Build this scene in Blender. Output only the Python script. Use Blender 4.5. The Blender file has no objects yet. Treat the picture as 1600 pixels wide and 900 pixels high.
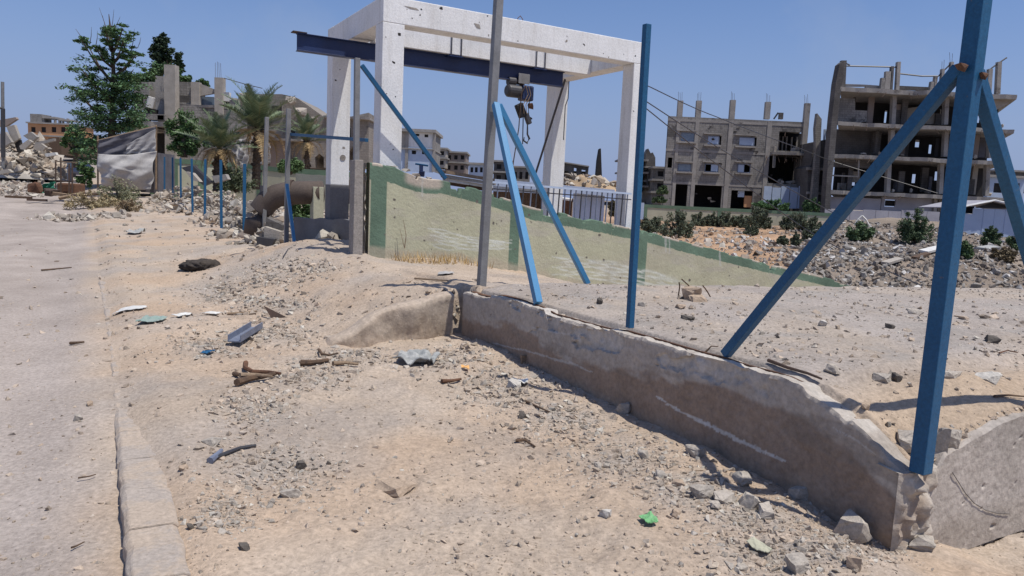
import bpy, bmesh, math, random
import numpy as np
from mathutils import Vector, Matrix
random.seed(7); RNG = np.random.default_rng(7)
scene = bpy.context.scene
COL = scene.collection

# ------------------------------------------------------------------ camera
F = 1155.0; PITCH = math.atan((450 - 312) / F); ROLL = 0.045; EYE = 1.65
fw = np.array([0, math.cos(PITCH), -math.sin(PITCH)])
u0 = np.array([0, math.sin(PITCH), math.cos(PITCH)]); r0 = np.array([1.0, 0, 0])
cr = math.cos(ROLL) * r0 + math.sin(ROLL) * u0
cu = -math.sin(ROLL) * r0 + math.cos(ROLL) * u0
E0 = np.array([0, 0, EYE])
cam = bpy.data.cameras.new('camera'); camo = bpy.data.objects.new('camera', cam); COL.objects.link(camo)
camo.matrix_world = Matrix(((cr[0], cu[0], -fw[0], 0), (cr[1], cu[1], -fw[1], 0), (cr[2], cu[2], -fw[2], EYE), (0, 0, 0, 1)))
cam.sensor_width = 36; cam.lens = F / 1600 * 36; cam.clip_end = 3000; cam.clip_start = 0.05
scene.camera = camo

# ------------------------------------------------------------------ light
SUN_EL = math.radians(68); SUN_DIR = np.array([0.86, -0.51]); SUN_DIR = SUN_DIR / np.linalg.norm(SUN_DIR)
world = bpy.data.worlds.new('World'); scene.world = world; world.use_nodes = True
nt = world.node_tree; bg = nt.nodes['Background']
sky = nt.nodes.new('ShaderNodeTexSky'); sky.sky_type = 'NISHITA'; sky.sun_disc = False
sky.sun_elevation = SUN_EL; sky.sun_rotation = math.atan2(SUN_DIR[0], SUN_DIR[1])
sky.air_density = 1.0; sky.dust_density = 0.9; sky.ozone_density = 4.5; sky.altitude = 50
tint = nt.nodes.new('ShaderNodeMix'); tint.data_type = 'RGBA'; tint.blend_type = 'MULTIPLY'; tint.inputs[0].default_value = 1.0
tint.inputs[7].default_value = (0.86, 0.90, 1.06, 1)
nt.links.new(sky.outputs[0], tint.inputs[6])
# dusty air: the sky pales evenly towards the horizon all the way round
tcw = nt.nodes.new('ShaderNodeTexCoord'); sxyz = nt.nodes.new('ShaderNodeSeparateXYZ'); nt.links.new(tcw.outputs['Generated'], sxyz.inputs[0])
hz = nt.nodes.new('ShaderNodeMapRange'); hz.interpolation_type = 'SMOOTHSTEP'; nt.links.new(sxyz.outputs[2], hz.inputs[0])
hz.inputs[1].default_value = -0.02; hz.inputs[2].default_value = 0.30; hz.inputs[3].default_value = 0.92; hz.inputs[4].default_value = 0.0
hm = nt.nodes.new('ShaderNodeMix'); hm.data_type = 'RGBA'; nt.links.new(hz.outputs[0], hm.inputs[0]); nt.links.new(tint.outputs[2], hm.inputs[6])
hm.inputs[7].default_value = (2.38, 2.98, 4.9, 1)
# a few faint wisps of high cloud
cn = nt.nodes.new('ShaderNodeTexNoise'); cn.inputs['Scale'].default_value = 3.2; cn.inputs['Detail'].default_value = 7; cn.inputs['Roughness'].default_value = .6; nt.links.new(tcw.outputs['Generated'], cn.inputs['Vector'])
cr_n = nt.nodes.new('ShaderNodeMapRange'); cr_n.inputs[1].default_value = .56; cr_n.inputs[2].default_value = .78; cr_n.inputs[3].default_value = 0; cr_n.inputs[4].default_value = .28; nt.links.new(cn.outputs[0], cr_n.inputs[0])
cm = nt.nodes.new('ShaderNodeMix'); cm.data_type = 'RGBA'; nt.links.new(cr_n.outputs[0], cm.inputs[0]); nt.links.new(hm.outputs[2], cm.inputs[6]); cm.inputs[7].default_value = (3.6, 4.1, 5.1, 1)
nt.links.new(cm.outputs[2], bg.inputs[0]); bg.inputs[1].default_value = 0.112
sun = bpy.data.lights.new('sun', 'SUN'); suno = bpy.data.objects.new('sun', sun); COL.objects.link(suno)
sun.energy = 4.3; sun.angle = math.radians(0.53); sun.color = (1.0, 0.95, 0.87)
sd = Vector((SUN_DIR[0] * math.cos(SUN_EL), SUN_DIR[1] * math.cos(SUN_EL), math.sin(SUN_EL)))
suno.rotation_euler = sd.to_track_quat('Z', 'Y').to_euler(); suno.location = (0, 0, 40)
vs = scene.view_settings; scene.display_settings.display_device = 'sRGB'
vs.view_transform = 'Standard'; vs.look = 'None'; vs.exposure = 0.0; vs.gamma = 1.0; vs.use_curve_mapping = False
scene.render.engine = 'CYCLES'
scene.cycles.max_bounces = 5; scene.cycles.diffuse_bounces = 3; scene.cycles.use_denoising = True

# ------------------------------------------------------------------ survey helpers
A = np.array([-0.5, 0.8660254]); B = np.array([0.8660254, 0.5])     # along the road, across the road
def st(s, t, z=0.0): return np.array([s * A[0] + t * B[0], s * A[1] + t * B[1], z])
def to_st(x, y): return x * A[0] + y * A[1], x * B[0] + y * B[1]
def ray(px, py): return fw * F + (px - 800) * cr + (450 - py) * cu
def at(px, py, d):                       # point seen at pixel, at distance d in front
    v = ray(px, py); return E0 + v * (d / v[1])
def gnd(px, py, z):
    v = ray(px, py); return E0 + v * ((z - EYE) / v[2])
def on_t(px, py, t):                     # on the vertical plane t = const
    v = ray(px, py); return E0 + v * (t / (v[0] * B[0] + v[1] * B[1]))
def on_s(px, py, s):
    v = ray(px, py); return E0 + v * (s / (v[0] * A[0] + v[1] * A[1]))

def smooth(x, a, b):
    k = np.clip((x - a) / (b - a), 0, 1); return k * k * (3 - 2 * k)
def _h(ix, iy, seed):
    v = np.sin(ix * 127.1 + iy * 311.7 + seed * 74.7) * 43758.5453; return v - np.floor(v)
def vnoise(x, y, seed=0):
    ix = np.floor(x); iy = np.floor(y); fx = x - ix; fy = y - iy
    fx = fx * fx * (3 - 2 * fx); fy = fy * fy * (3 - 2 * fy)
    a = _h(ix, iy, seed); b = _h(ix + 1, iy, seed); c = _h(ix, iy + 1, seed); d = _h(ix + 1, iy + 1, seed)
    return (a + (b - a) * fx) * (1 - fy) + (c + (d - c) * fx) * fy - 0.5
def fbm(x, y, f=1.0, n=4, seed=0):
    s = 0; a = 1.0
    for k in range(n):
        s = s + a * vnoise(x * f + 17.3 * k, y * f - 9.1 * k, seed + k); f *= 2.03; a *= 0.5
    return s

# platform edge away from the road: (t -> s), from the sight line of its far lip
PZ = 0.72
_pe = [gnd(760, 446, PZ), gnd(840, 442, PZ), gnd(960, 446, PZ), gnd(1340, 448, PZ), gnd(1600, 452, PZ)]
_pe = [to_st(p[0], p[1]) for p in _pe]
PE_T = np.array([3.3] + [p[1] for p in _pe] + [20.0]); PE_S = np.array([_pe[0][0]] + [p[0] for p in _pe] + [_pe[-1][0] - 0.9])
def s_edge(t): return np.interp(t, PE_T, PE_S)
PLAT_S0 = 2.12; WALL_T = 3.5

def zt(x, y, micro=True):
    x = np.asarray(x, float); y = np.asarray(y, float)
    s, t = to_st(x, y); d = y
    road = np.interp(d, [0, 17, 25, 40, 55, 67, 85, 110, 150, 400], [0, 0, .12, .62, 1.3, 1.85, 3.1, 4.9, 5.8, 7.2])
    low = road + 0.10 * smooth(t, .1, .5) + .06 * smooth(s, 3.9, 6.0) * smooth(t, -.7, .12)
    low = low - .11 * smooth(t, 2.9, 3.5) * (1 - smooth(s, 2.3, 3.4))
    H = np.interp(s, [7, 9, 11, 12.6, 13.6, 15.5, 17.7, 20.6, 31, 51, 80], [.64, .67, .74, .80, .70, .42, .37, .30, .48, 1.05, 2.8])
    t_in = np.interp(s, [7, 10], [2.0, 1.1])
    b = smooth(t, t_in, 3.5)
    gw = 1.4 + (0.05 - 1.4) * smooth(t, 1.9, 2.5)
    gate = smooth(s, 7.28 - gw, 7.28 + gw)
    bank = low + (np.maximum(H, low) - low) * b * gate
    # ground to the right of the fence line
    ramp = np.interp(t, [3.5, 5.2, 6.5, 7, 9, 12, 16, 25], [.71, .61, .39, .26, -.15, -.5, -.8, -.9])
    yl = np.interp(d, [12, 13.4, 16, 20, 30, 45, 60, 100, 400], [.78, .74, .45, .4, .45, .6, .95, 2.4, 3.0])
    yr = np.interp(d, [14, 18, 20, 25, 40, 60, 75, 100, 400], [-.25, -.06, .0, .1, .16, .05, .8, 2.0, 2.6]) + smooth(x / np.maximum(d, 1), .33, .5) * np.interp(d, [25, 45, 66, 90], [0, .32, .95, .5])
    yard = yl + (yr - yl) * smooth(x / np.maximum(d, 1), -.05, .18)
    near_f = smooth(s, 11.1 - .1, 11.1 + .25 + smooth(t, 14, 17) * 5)
    right = ramp + (yard - ramp) * near_f
    right = np.where((s < s_edge(t)) & (t > 3.62), -0.45, right)
    wr = smooth(t, 3.55, 3.62 + 1.2 * smooth(s, 10.5, 12))
    z = bank + (right - bank) * wr
    z = np.where((t > 3.55) & (s < 7.0), np.where(s > PLAT_S0 - .02, -0.45, low - .15 * smooth(t, 3.6, 4.2)), z)
    if micro:
        rough = np.clip(smooth(t, .3, .9), 0.18, 1)
        z = z + rough * (0.10 * fbm(x, y, .55, 3, 3) + 0.035 * fbm(x, y, 3.1, 3, 11) + .022 * fbm(x, y, 7.0, 3, 13)) + rough * .010 * fbm(x, y, 17, 2, 5)
        # shallow tyre ruts and hollows on the dusty road
        rr = smooth(-t, -.15, .4)
        z = z + rr * (0.018 * np.sin(t * 3.7 + 0.6 * fbm(x, y, .3, 2, 2)) + .02 * fbm(s * .25, t, 1.3, 3, 8))
        far = smooth(d, 18, 30) * smooth(x / np.maximum(d, 1), .2, .34)
        z = z + far * (0.55 * fbm(x, y, .22, 4, 23) + .12 * fbm(x, y, 1.3, 3, 31))
    return z
_wp = [on_t(a, b, 3.5) for a, b in ((745, 458), (790, 466), (860, 488), (930, 507), (1000, 529), (1070, 549), (1150, 571), (1210, 588), (1265, 608), (1300, 630), (1345, 668), (1388, 720), (1420, 752), (1450, 775))]
_ws = np.array([to_st(p[0], p[1])[0] for p in _wp]); _o = np.argsort(_ws); WT_S = _ws[_o]; WT_Z = np.array([p[2] for p in _wp])[_o]      # height of the retaining wall along s
_ew = [on_s(a, b, 2.08) for a, b in ((1448, 778), (1462, 742), (1478, 712), (1510, 690), (1535, 676), (1570, 656), (1600, 646), (1680, 640))]
EW_T = np.array([to_st(p[0], p[1])[1] for p in _ew]); EW_Z = np.array([p[2] for p in _ew])
def zp(x, y):
    s, t = to_st(x, y)
    lip = np.interp(t, EW_T, EW_Z) - .03 + .06 * smooth(s, 2.09, 2.17) + .10 * smooth(s, 2.15, 2.5)
    front = 1 - smooth(s, 2.2, 3.0)
    ledge = .07 * (1 - smooth(s + .1 * fbm(x, y, 1.5, 2, 46), 2.72, 2.8))
    base = PZ - ledge * (1 - front) + (np.minimum(lip, PZ) - PZ) * front
    rim = 1 - smooth(t + .03 * fbm(x, y, 4, 2, 47), 3.62, 3.95)
    base = base + (np.interp(s, WT_S, WT_Z) + .012 - base) * rim - .06 * (1 - smooth(t, 3.63, 3.68))
    return base + (1 - rim * .8) * (.03 * fbm(x, y, .8, 3, 41) + .018 * fbm(x, y, 5, 3, 43)) + .006 * fbm(x, y, 23, 2, 44)
def zsurf(x, y):
    x = np.asarray(x, float); y = np.asarray(y, float)
    s, t = to_st(x, y)
    on = (t > 3.6) & (s > PLAT_S0) & (s < s_edge(t))
    return np.where(on, np.maximum(zp(x, y), -1), zt(x, y))
_DD = np.concatenate([np.arange(1.5, 14, .03), np.geomspace(14, 160, 500)])
def hit(px, py):                         # ground point seen at a pixel
    v = ray(px, py); v = v / v[1]
    X = v[0] * _DD; Y = _DD; Z = EYE + v[2] * _DD
    g = zsurf(X, Y); k = np.argmax(Z <= g)
    if Z[k] > g[k]: k = len(_DD) - 1
    return np.array([X[k], Y[k], g[k]])
def hits(pts): return np.array([hit(a, b) for a, b in pts])

# ------------------------------------------------------------------ object helpers
def tag(o, label=None, cat=None, group=None, kind=None):
    if label: o['label'] = label
    if cat: o['category'] = cat
    if group: o['group'] = group
    if kind: o['kind'] = kind
    return o
def empty(name, loc, label, cat, group=None, rz=0.0):
    o = bpy.data.objects.new(name, None); COL.objects.link(o); o.location = [float(v) for v in loc]; o.rotation_euler = (0, 0, rz)
    o.empty_display_size = .2
    return tag(o, label, cat, group)
class MB:
    def __init__(s): s.v = []; s.f = []; s.n = 0; s.c = []
    def add(s, V, Fc, col=None):
        V = np.asarray(V, float); s.v.append(V)
        for f in Fc: s.f.append([i + s.n for i in f])
        if col is not None: s.c.append(np.tile(np.asarray(col, float), (len(V), 1)))
        s.n += len(V); return s
    def box(s, lo, hi, col=None):
        x0, y0, z0 = lo; x1, y1, z1 = hi
        return s.add([(x0, y0, z0), (x1, y0, z0), (x1, y1, z0), (x0, y1, z0), (x0, y0, z1), (x1, y0, z1), (x1, y1, z1), (x0, y1, z1)], BOXF, col)
    def beam(s, p0, p1, w, h, ref=None, col=None, j=0.0):     # w along ref, h across
        p0 = np.asarray(p0, float); p1 = np.asarray(p1, float); a = p1 - p0; L = np.linalg.norm(a); a = a / max(L, 1e-9)
        r = np.array([B[0], B[1], 0]) if ref is None else np.asarray(ref, float)
        u = r - a * r.dot(a)
        if np.linalg.norm(u) < 1e-3: r = np.array([0, 0, 1.0]); u = r - a * r.dot(a)
        u = u / np.linalg.norm(u); w2 = np.cross(a, u)
        V = []
        for p in (p0, p1):
            for su, sv in ((-1, -1), (1, -1), (1, 1), (-1, 1)):
                V.append(p + u * su * w / 2 + w2 * sv * h / 2 + (RNG.normal(0, j, 3) if j else 0))
        return s.add(V, BOXF, col)
    def obox(s, c, u, v, w, hu, hv, hw, col=None):
        c = np.asarray(c, float); V = []
        for k in (-1, 1):
            for i, j in ((-1, -1), (1, -1), (1, 1), (-1, 1)): V.append(c + np.asarray(u) * i * hu + np.asarray(v) * j * hv + np.asarray(w) * k * hw)
        return s.add(V, BOXF, col)
    def tube(s, pts, r, n=8, cap=True, col=None):
        pts = [np.asarray(p, float) for p in pts]; R = r if hasattr(r, '__len__') else [r] * len(pts)
        V = []; up = np.array([0, 0, 1.0])
        for i, p in enumerate(pts):
            a = pts[min(i + 1, len(pts) - 1)] - pts[max(i - 1, 0)]; a = a / max(np.linalg.norm(a), 1e-9)
            rf = up if abs(a[2]) < .95 else np.array([1.0, 0, 0])
            u = np.cross(a, rf); u /= np.linalg.norm(u); w = np.cross(u, a)
            for k in range(n):
                q = 2 * math.pi * k / n; V.append(p + (u * math.cos(q) + w * math.sin(q)) * R[i])
        Fc = []
        for i in range(len(pts) - 1):
            for k in range(n): Fc.append((i * n + k, i * n + (k + 1) % n, (i + 1) * n + (k + 1) % n, (i + 1) * n + k))
        if cap: Fc += [tuple(range(n))[::-1], tuple((len(pts) - 1) * n + k for k in range(n))]
        return s.add(V, Fc, col)
    def build(s, name, mat, parent=None, bevel=0, smooth_=False, subd=0):
        V = np.concatenate(s.v); org = np.zeros(3)
        return mesh_obj(name, V, s.f, mat, parent, np.concatenate(s.c) if s.c else None, bevel, smooth_)
BOXF = [(0, 3, 2, 1), (4, 5, 6, 7), (0, 1, 5, 4), (1, 2, 6, 5), (2, 3, 7, 6), (3, 0, 4, 7)]
def mesh_obj(name, V, Fc, mat, parent=None, col=None, bevel=0, smooth_=False):
    me = bpy.data.meshes.new(name); V = np.asarray(V, float)
    if parent is None:
        c = np.array([(V[:, 0].min() + V[:, 0].max()) / 2, (V[:, 1].min() + V[:, 1].max()) / 2, V[:, 2].min()])
    else:
        c = np.array(parent.matrix_basis.translation)
        p = parent.parent
        while p: c = c + np.array(p.matrix_basis.translation); p = p.parent
    W = V - c
    if isinstance(Fc, np.ndarray):
        me.vertices.add(len(W)); me.vertices.foreach_set('co', W.astype(np.float32).ravel())
        k = Fc.shape[1]; me.loops.add(Fc.size); me.loops.foreach_set('vertex_index', Fc.astype(np.int32).ravel())
        me.polygons.add(len(Fc)); me.polygons.foreach_set('loop_start', np.arange(0, Fc.size, k, dtype=np.int32))
        me.update(calc_edges=True)
    else:
        me.from_pydata(W.tolist(), [], Fc); me.update()
    if col is not None:
        ca = me.attributes.new('Col', 'FLOAT_COLOR', 'POINT'); cc = np.ones((len(W), 4), np.float32); cc[:, :3] = col
        ca.data.foreach_set('color', cc.ravel())
    me.polygons.foreach_set('use_smooth', np.full(len(me.polygons), bool(smooth_)))
    if smooth_ == 'angle': me.set_sharp_from_angle(angle=math.radians(38))
    if mat: me.materials.append(mat)
    o = bpy.data.objects.new(name, me); COL.objects.link(o)
    if parent is None: o.location = c
    else: o.parent = parent
    if bevel:
        m = o.modifiers.new('bevel', 'BEVEL'); m.width = bevel; m.segments = 2; m.limit_method = 'ANGLE'; m.angle_limit = math.radians(40)
    return o
def copy_tree(o, parent=None):
    c = o.copy(); COL.objects.link(c)
    if parent: c.parent = parent
    for ch in o.children: copy_tree(ch, c)
    return c

# ------------------------------------------------------------------ materials
def _n(nt, t, **k):
    n = nt.nodes.new(t)
    for a, b in k.items(): setattr(n, a, b)
    return n
BRICK = {'block_wall_tex': 1}
def mat(name, c1, c2=None, scale=3.0, rough=.85, bump=.15, bscale=40.0, metal=0.0, c3=None, c3t=.62, s3=1.5, attr=False, fine=.25, spec=.3, thr=(.35, .65), bdist=.02, trans=0.0, blocks=None, streak=0.0, streakc=(.46, .43, .39)):
    m = bpy.data.materials.new(name); m.use_nodes = True; t = m.node_tree; p = t.nodes['Principled BSDF']; L = t.links.new
    tc = _n(t, 'ShaderNodeTexCoord'); co = tc.outputs['Object']
    n1 = _n(t, 'ShaderNodeTexNoise'); n1.inputs['Scale'].default_value = scale; n1.inputs['Detail'].default_value = 6; n1.inputs['Roughness'].default_value = .62; L(co, n1.inputs['Vector'])
    rmp = _n(t, 'ShaderNodeMapRange'); rmp.inputs[1].default_value = thr[0]; rmp.inputs[2].default_value = thr[1]; L(n1.outputs[0], rmp.inputs[0])
    mx = _n(t, 'ShaderNodeMix', data_type='RGBA'); L(rmp.outputs[0], mx.inputs[0])
    c2 = c2 or tuple(v * .8 for v in c1)
    mx.inputs[6].default_value = (*c1, 1); mx.inputs[7].default_value = (*c2, 1)
    out = mx.outputs[2]
    if attr:
        at_ = _n(t, 'ShaderNodeAttribute', attribute_name='Col')
        m0 = _n(t, 'ShaderNodeMix', data_type='RGBA', blend_type='MULTIPLY'); m0.inputs[0].default_value = 1
        L(at_.outputs['Color'], m0.inputs[6]); L(out, m0.inputs[7]); out = m0.outputs[2]
    if c3:
        n3 = _n(t, 'ShaderNodeTexNoise'); n3.inputs['Scale'].default_value = s3; n3.inputs['Detail'].default_value = 7; n3.inputs['Roughness'].default_value = .7; L(co, n3.inputs['Vector'])
        r3 = _n(t, 'ShaderNodeMapRange'); r3.inputs[1].default_value = c3t; r3.inputs[2].default_value = c3t + .07; L(n3.outputs[0], r3.inputs[0])
        m3 = _n(t, 'ShaderNodeMix', data_type='RGBA'); L(r3.outputs[0], m3.inputs[0]); L(out, m3.inputs[6]); m3.inputs[7].default_value = (*c3, 1); out = m3.outputs[2]
    if streak:
        mp = _n(t, 'ShaderNodeMapping'); mp.inputs['Scale'].default_value = (7, 7, .7); L(co, mp.inputs['Vector']); sn = _n(t, 'ShaderNodeTexNoise'); sn.inputs['Scale'].default_value = 1.0; sn.inputs['Detail'].default_value = 6; sn.inputs['Roughness'].default_value = .65; L(mp.outputs[0], sn.inputs['Vector'])
        sr = _n(t, 'ShaderNodeMapRange'); sr.inputs[1].default_value = .5; sr.inputs[2].default_value = .72; sr.inputs[3].default_value = 0; sr.inputs[4].default_value = streak; L(sn.outputs[0], sr.inputs[0])
        sm_ = _n(t, 'ShaderNodeMix', data_type='RGBA'); L(sr.outputs[0], sm_.inputs[0]); L(out, sm_.inputs[6]); sm_.inputs[7].default_value = (*streakc, 1); out = sm_.outputs[2]
    if blocks:
        # mortar joints of the hollow blocks, far too small here to build
        sx = _n(t, 'ShaderNodeSeparateXYZ'); L(co, sx.inputs[0]); cb_ = _n(t, 'ShaderNodeCombineXYZ'); ad = _n(t, 'ShaderNodeMath', operation='ADD'); L(sx.outputs[0], ad.inputs[0]); L(sx.outputs[1], ad.inputs[1]); L(ad.outputs[0], cb_.inputs[0]); L(sx.outputs[2], cb_.inputs[1])
        br = _n(t, 'ShaderNodeTexBrick'); L(cb_.outputs[0], br.inputs['Vector']); br.inputs['Scale'].default_value = 1.0; br.inputs['Brick Width'].default_value = .42; br.inputs['Row Height'].default_value = .21; br.inputs['Mortar Size'].default_value = .018
        br.inputs['Color1'].default_value = (1, 1, 1, 1); br.inputs['Color2'].default_value = (.78, .78, .77, 1); br.inputs['Mortar'].default_value = (.6, .58, .56, 1)
        mb_ = _n(t, 'ShaderNodeMix', data_type='RGBA', blend_type='MULTIPLY'); mb_.inputs[0].default_value = blocks; L(out, mb_.inputs[6]); L(br.outputs[0], mb_.inputs[7]); out = mb_.outputs[2]
    n2 = _n(t, 'ShaderNodeTexNoise'); n2.inputs['Scale'].default_value = bscale; n2.inputs['Detail'].default_value = 5; n2.inputs['Roughness'].default_value = .7; L(co, n2.inputs['Vector'])
    if fine:
        rf = _n(t, 'ShaderNodeMapRange'); rf.inputs[1].default_value = .3; rf.inputs[2].default_value = .7; rf.inputs[3].default_value = 1 - fine; rf.inputs[4].default_value = 1 + fine * .6; L(n2.outputs[0], rf.inputs[0])
        mf = _n(t, 'ShaderNodeMix', data_type='RGBA', blend_type='MULTIPLY'); mf.inputs[0].default_value = 1; L(out, mf.inputs[6]); L(rf.outputs[0], mf.inputs[7]); out = mf.outputs[2]
    L(out, p.inputs['Base Color'])
    p.inputs['Roughness'].default_value = rough; p.inputs['Metallic'].default_value = metal; p.inputs['Specular IOR Level'].default_value = spec
    if bump:
        bp = _n(t, 'ShaderNodeBump'); bp.inputs['Strength'].default_value = bump; bp.inputs['Distance'].default_value = bdist; L(n2.outputs[0], bp.inputs['Height']); L(bp.outputs[0], p.inputs['Normal'])
    m['p'] = 1
    return m
W1 = (1, 1, 1)
M = {}
M['ground'] = mat('dusty_ground', (1.04, 1.04, 1.04), (.86, .85, .84), 1.1, .95, .5, 34, attr=True, fine=.32, spec=.1, bdist=.03)
M['stone'] = mat('rubble_stone', (1.05, 1.05, 1.05), (.8, .79, .78), 6, .95, .5, 60, attr=True, fine=.3, spec=.15, bdist=.01)
M['leaf'] = mat('leaf', (1.55, 1.55, 1.5), (1.15, 1.2, 1.1), 1.5, .6, 0, 20, attr=True, fine=.2, spec=.3)
M['concrete'] = mat('concrete', (.33, .30, .27), (.25, .225, .2), 1.2, .92, .5, 25, c3=(.19, .16, .135), c3t=.6, s3=.9, fine=.25)
M['pale_concrete'] = mat('pale_concrete', (.42, .38, .33), (.33, .30, .26), 2.0, .92, .5, 30, fine=.25)
M['white_paint'] = mat('white_painted_concrete', (.80, .80, .79), (.70, .70, .685), 1.1, .85, .3, 35, c3=(.36, .33, .29), c3t=.68, s3=4.0, fine=.14, streak=.45)
M['dark_grey'] = mat('dark_grey_concrete', (.19, .185, .185), (.14, .135, .135), 2, .8, .3, 30, fine=.15)
M['blue'] = mat('blue_painted_steel', (.013, .088, .195), (.022, .105, .205), 2.2, .5, .15, 60, c3=(.15, .125, .105), c3t=.66, s3=16, fine=.24, spec=.3, thr=(.4, .7))
M['sky_blue'] = mat('light_blue_painted_steel', (.045, .215, .41), (.045, .195, .37), 4, .42, .06, 70, c3=(.2, .15, .1), c3t=.74, s3=7, fine=.08, spec=.5)
M['navy'] = mat('navy_painted_steel', (.012, .030, .105), (.010, .022, .075), 2, .45, .06, 50, c3=(.10, .07, .05), c3t=.74, s3=5, fine=.12, spec=.5)
M['galv'] = mat('weathered_galvanised_steel', (.25, .25, .25), (.18, .178, .176), 5, .55, .1, 60, c3=(.20, .15, .11), c3t=.66, s3=6, fine=.15, metal=.25, spec=.5)
M['rust'] = mat('rusty_steel', (.17, .085, .05), (.10, .055, .035), 12, .9, .4, 80, fine=.3)
M['rust_dark'] = mat('dark_rusty_steel', (.10, .065, .05), (.07, .05, .04), 9, .9, .3, 80, fine=.3)
M['dark_steel'] = mat('dark_steel', (.035, .036, .045), (.05, .048, .05), 8, .5, .1, 60, fine=.2, spec=.5)
M['black'] = mat('black_rubber', (.015, .015, .017), None, 8, .6, .1, 60)
M['bark'] = mat('bark', (.13, .10, .075), (.08, .06, .045), 8, .95, .8, 22, fine=.3)
M['palm_bark'] = mat('palm_bark', (.12, .09, .065), (.06, .045, .035), 9, .95, .9, 14, fine=.35)
M['tarp_white'] = mat('dirty_white_tarpaulin', (.44, .425, .405), (.34, .325, .31), .8, .92, .2, 9, fine=.15, spec=.1)
M['tarp_grey'] = mat('grey_tarpaulin', (.14, .138, .155), (.105, .10, .11), 1.4, .92, .2, 9, fine=.15, spec=.1)
M['tarp_blue'] = mat('pale_blue_sheeting', (.46, .54, .66), (.38, .46, .6), 1.2, .6, .15, 12, fine=.1)
M['orange_wall'] = mat('orange_render', (.56, .30, .15), (.47, .25, .13), .6, .9, .2, 20, fine=.15)
M['pink_wall'] = mat('pinkish_render', (.31, .25, .215), (.24, .195, .168), .5, .9, .2, 20, fine=.2, c3=(.20, .17, .15), c3t=.6, s3=.5)
M['block'] = mat('grey_block_wall', (.34, .32, .295), (.235, .22, .205), .45, .92, .3, 14, c3=(.12, .112, .105), c3t=.555, s3=.55, fine=.3, blocks=.8, streak=.55, streakc=(.10, .092, .085))
M['dark_block'] = mat('soot_shade_block_wall', (.17, .158, .15), (.095, .088, .083), .6, .92, .3, 14, fine=.3, blocks=.7)  # sooty block; on inner walls the dark tone also paints interior shade
M['soot_shade'] = mat('soot_shade_concrete', (.042, .039, .038), (.026, .024, .024), .8, .95, .3, 14, fine=.3)  # soot, plus the dark of rooms and window holes put into colour
M['slab'] = mat('slab_concrete', (.36, .335, .305), (.26, .24, .22), .8, .92, .3, 14, c3=(.15, .13, .115), c3t=.6, s3=.8, fine=.25)
M['glass'] = mat('dusty_window_pane', (.20, .25, .31), (.15, .19, .24), 2, .25, 0, 20, fine=.1, spec=.6)
M['cream'] = mat('cream_render', (.45, .44, .33), (.38, .375, .28), .9, .9, .3, 26, fine=.15)
M['wood'] = mat('weathered_wood', (.30, .22, .15), (.20, .14, .09), 9, .9, .4, 50, fine=.3)
M['roots'] = mat('dry_brown_wood', (.15, .095, .06), (.08, .055, .04), 14, .95, .5, 60, fine=.3)
M['cloth_dark'] = mat('dark_brown_cloth', (.075, .062, .052), (.045, .038, .034), 7, .95, .5, 40, fine=.3)
M['cloth_grey'] = mat('pale_grey_cloth', (.42, .42, .40), (.30, .31, .30), 9, .9, .4, 50, fine=.2)
M['white_plastic'] = mat('white_plastic', (.68, .67, .64), (.55, .54, .50), 6, .55, .1, 40, fine=.1)
M['green_plastic'] = mat('green_plastic', (.20, .45, .20), (.15, .36, .15), 6, .5, .05, 40, fine=.08)
M['teal_plastic'] = mat('grey_green_sheet', (.22, .32, .28), (.28, .33, .30), 9, .7, .1, 40, fine=.15)
M['green_tarp'] = mat('green_tarpaulin', (.05, .24, .15), (.04, .18, .12), 4, .7, .2, 10, fine=.15)
M['orange_scrap'] = mat('orange_plastic', (.75, .42, .15), (.65, .36, .13), 6, .6, .1, 40, fine=.1)
M['grey_profile'] = mat('grey_blue_metal', (.22, .25, .32), (.16, .18, .24), 7, .5, .1, 50, fine=.15, metal=.2)
M['pipe'] = mat('rust_stained_pipe', (.115, .09, .076), (.075, .058, .048), 1.8, .85, .3, 30, fine=.25)
M['corrugated'] = mat('pale_corrugated_sheet', (.40, .39, .42), (.33, .32, .35), 1.0, .6, .1, 20, fine=.12)
M['shed_blue'] = mat('pale_blue_sheet_metal', (.42, .50, .64), (.36, .44, .58), .8, .55, .1, 20, fine=.10)
M['car_paint'] = mat('dark_blue_car_paint', (.03, .04, .08), None, 3, .3, 0, 20, fine=.05, spec=.6)
M['lamp_glass'] = mat('headlight_glass', (.75, .77, .8), None, 3, .15, 0, 20, fine=.05, spec=.8)
M['windscreen'] = mat('car_glass', (.05, .065, .08), None, 3, .1, 0, 20, fine=.05, spec=.8)
# ------------------------------------------------------------------ ground, road, platform
def proj(P):
    v = np.asarray(P) - E0; z = np.maximum(v @ fw, .05)
    return 800 + F * (v @ cr) / z, 450 - F * (v @ cu) / z, v @ fw
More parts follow.
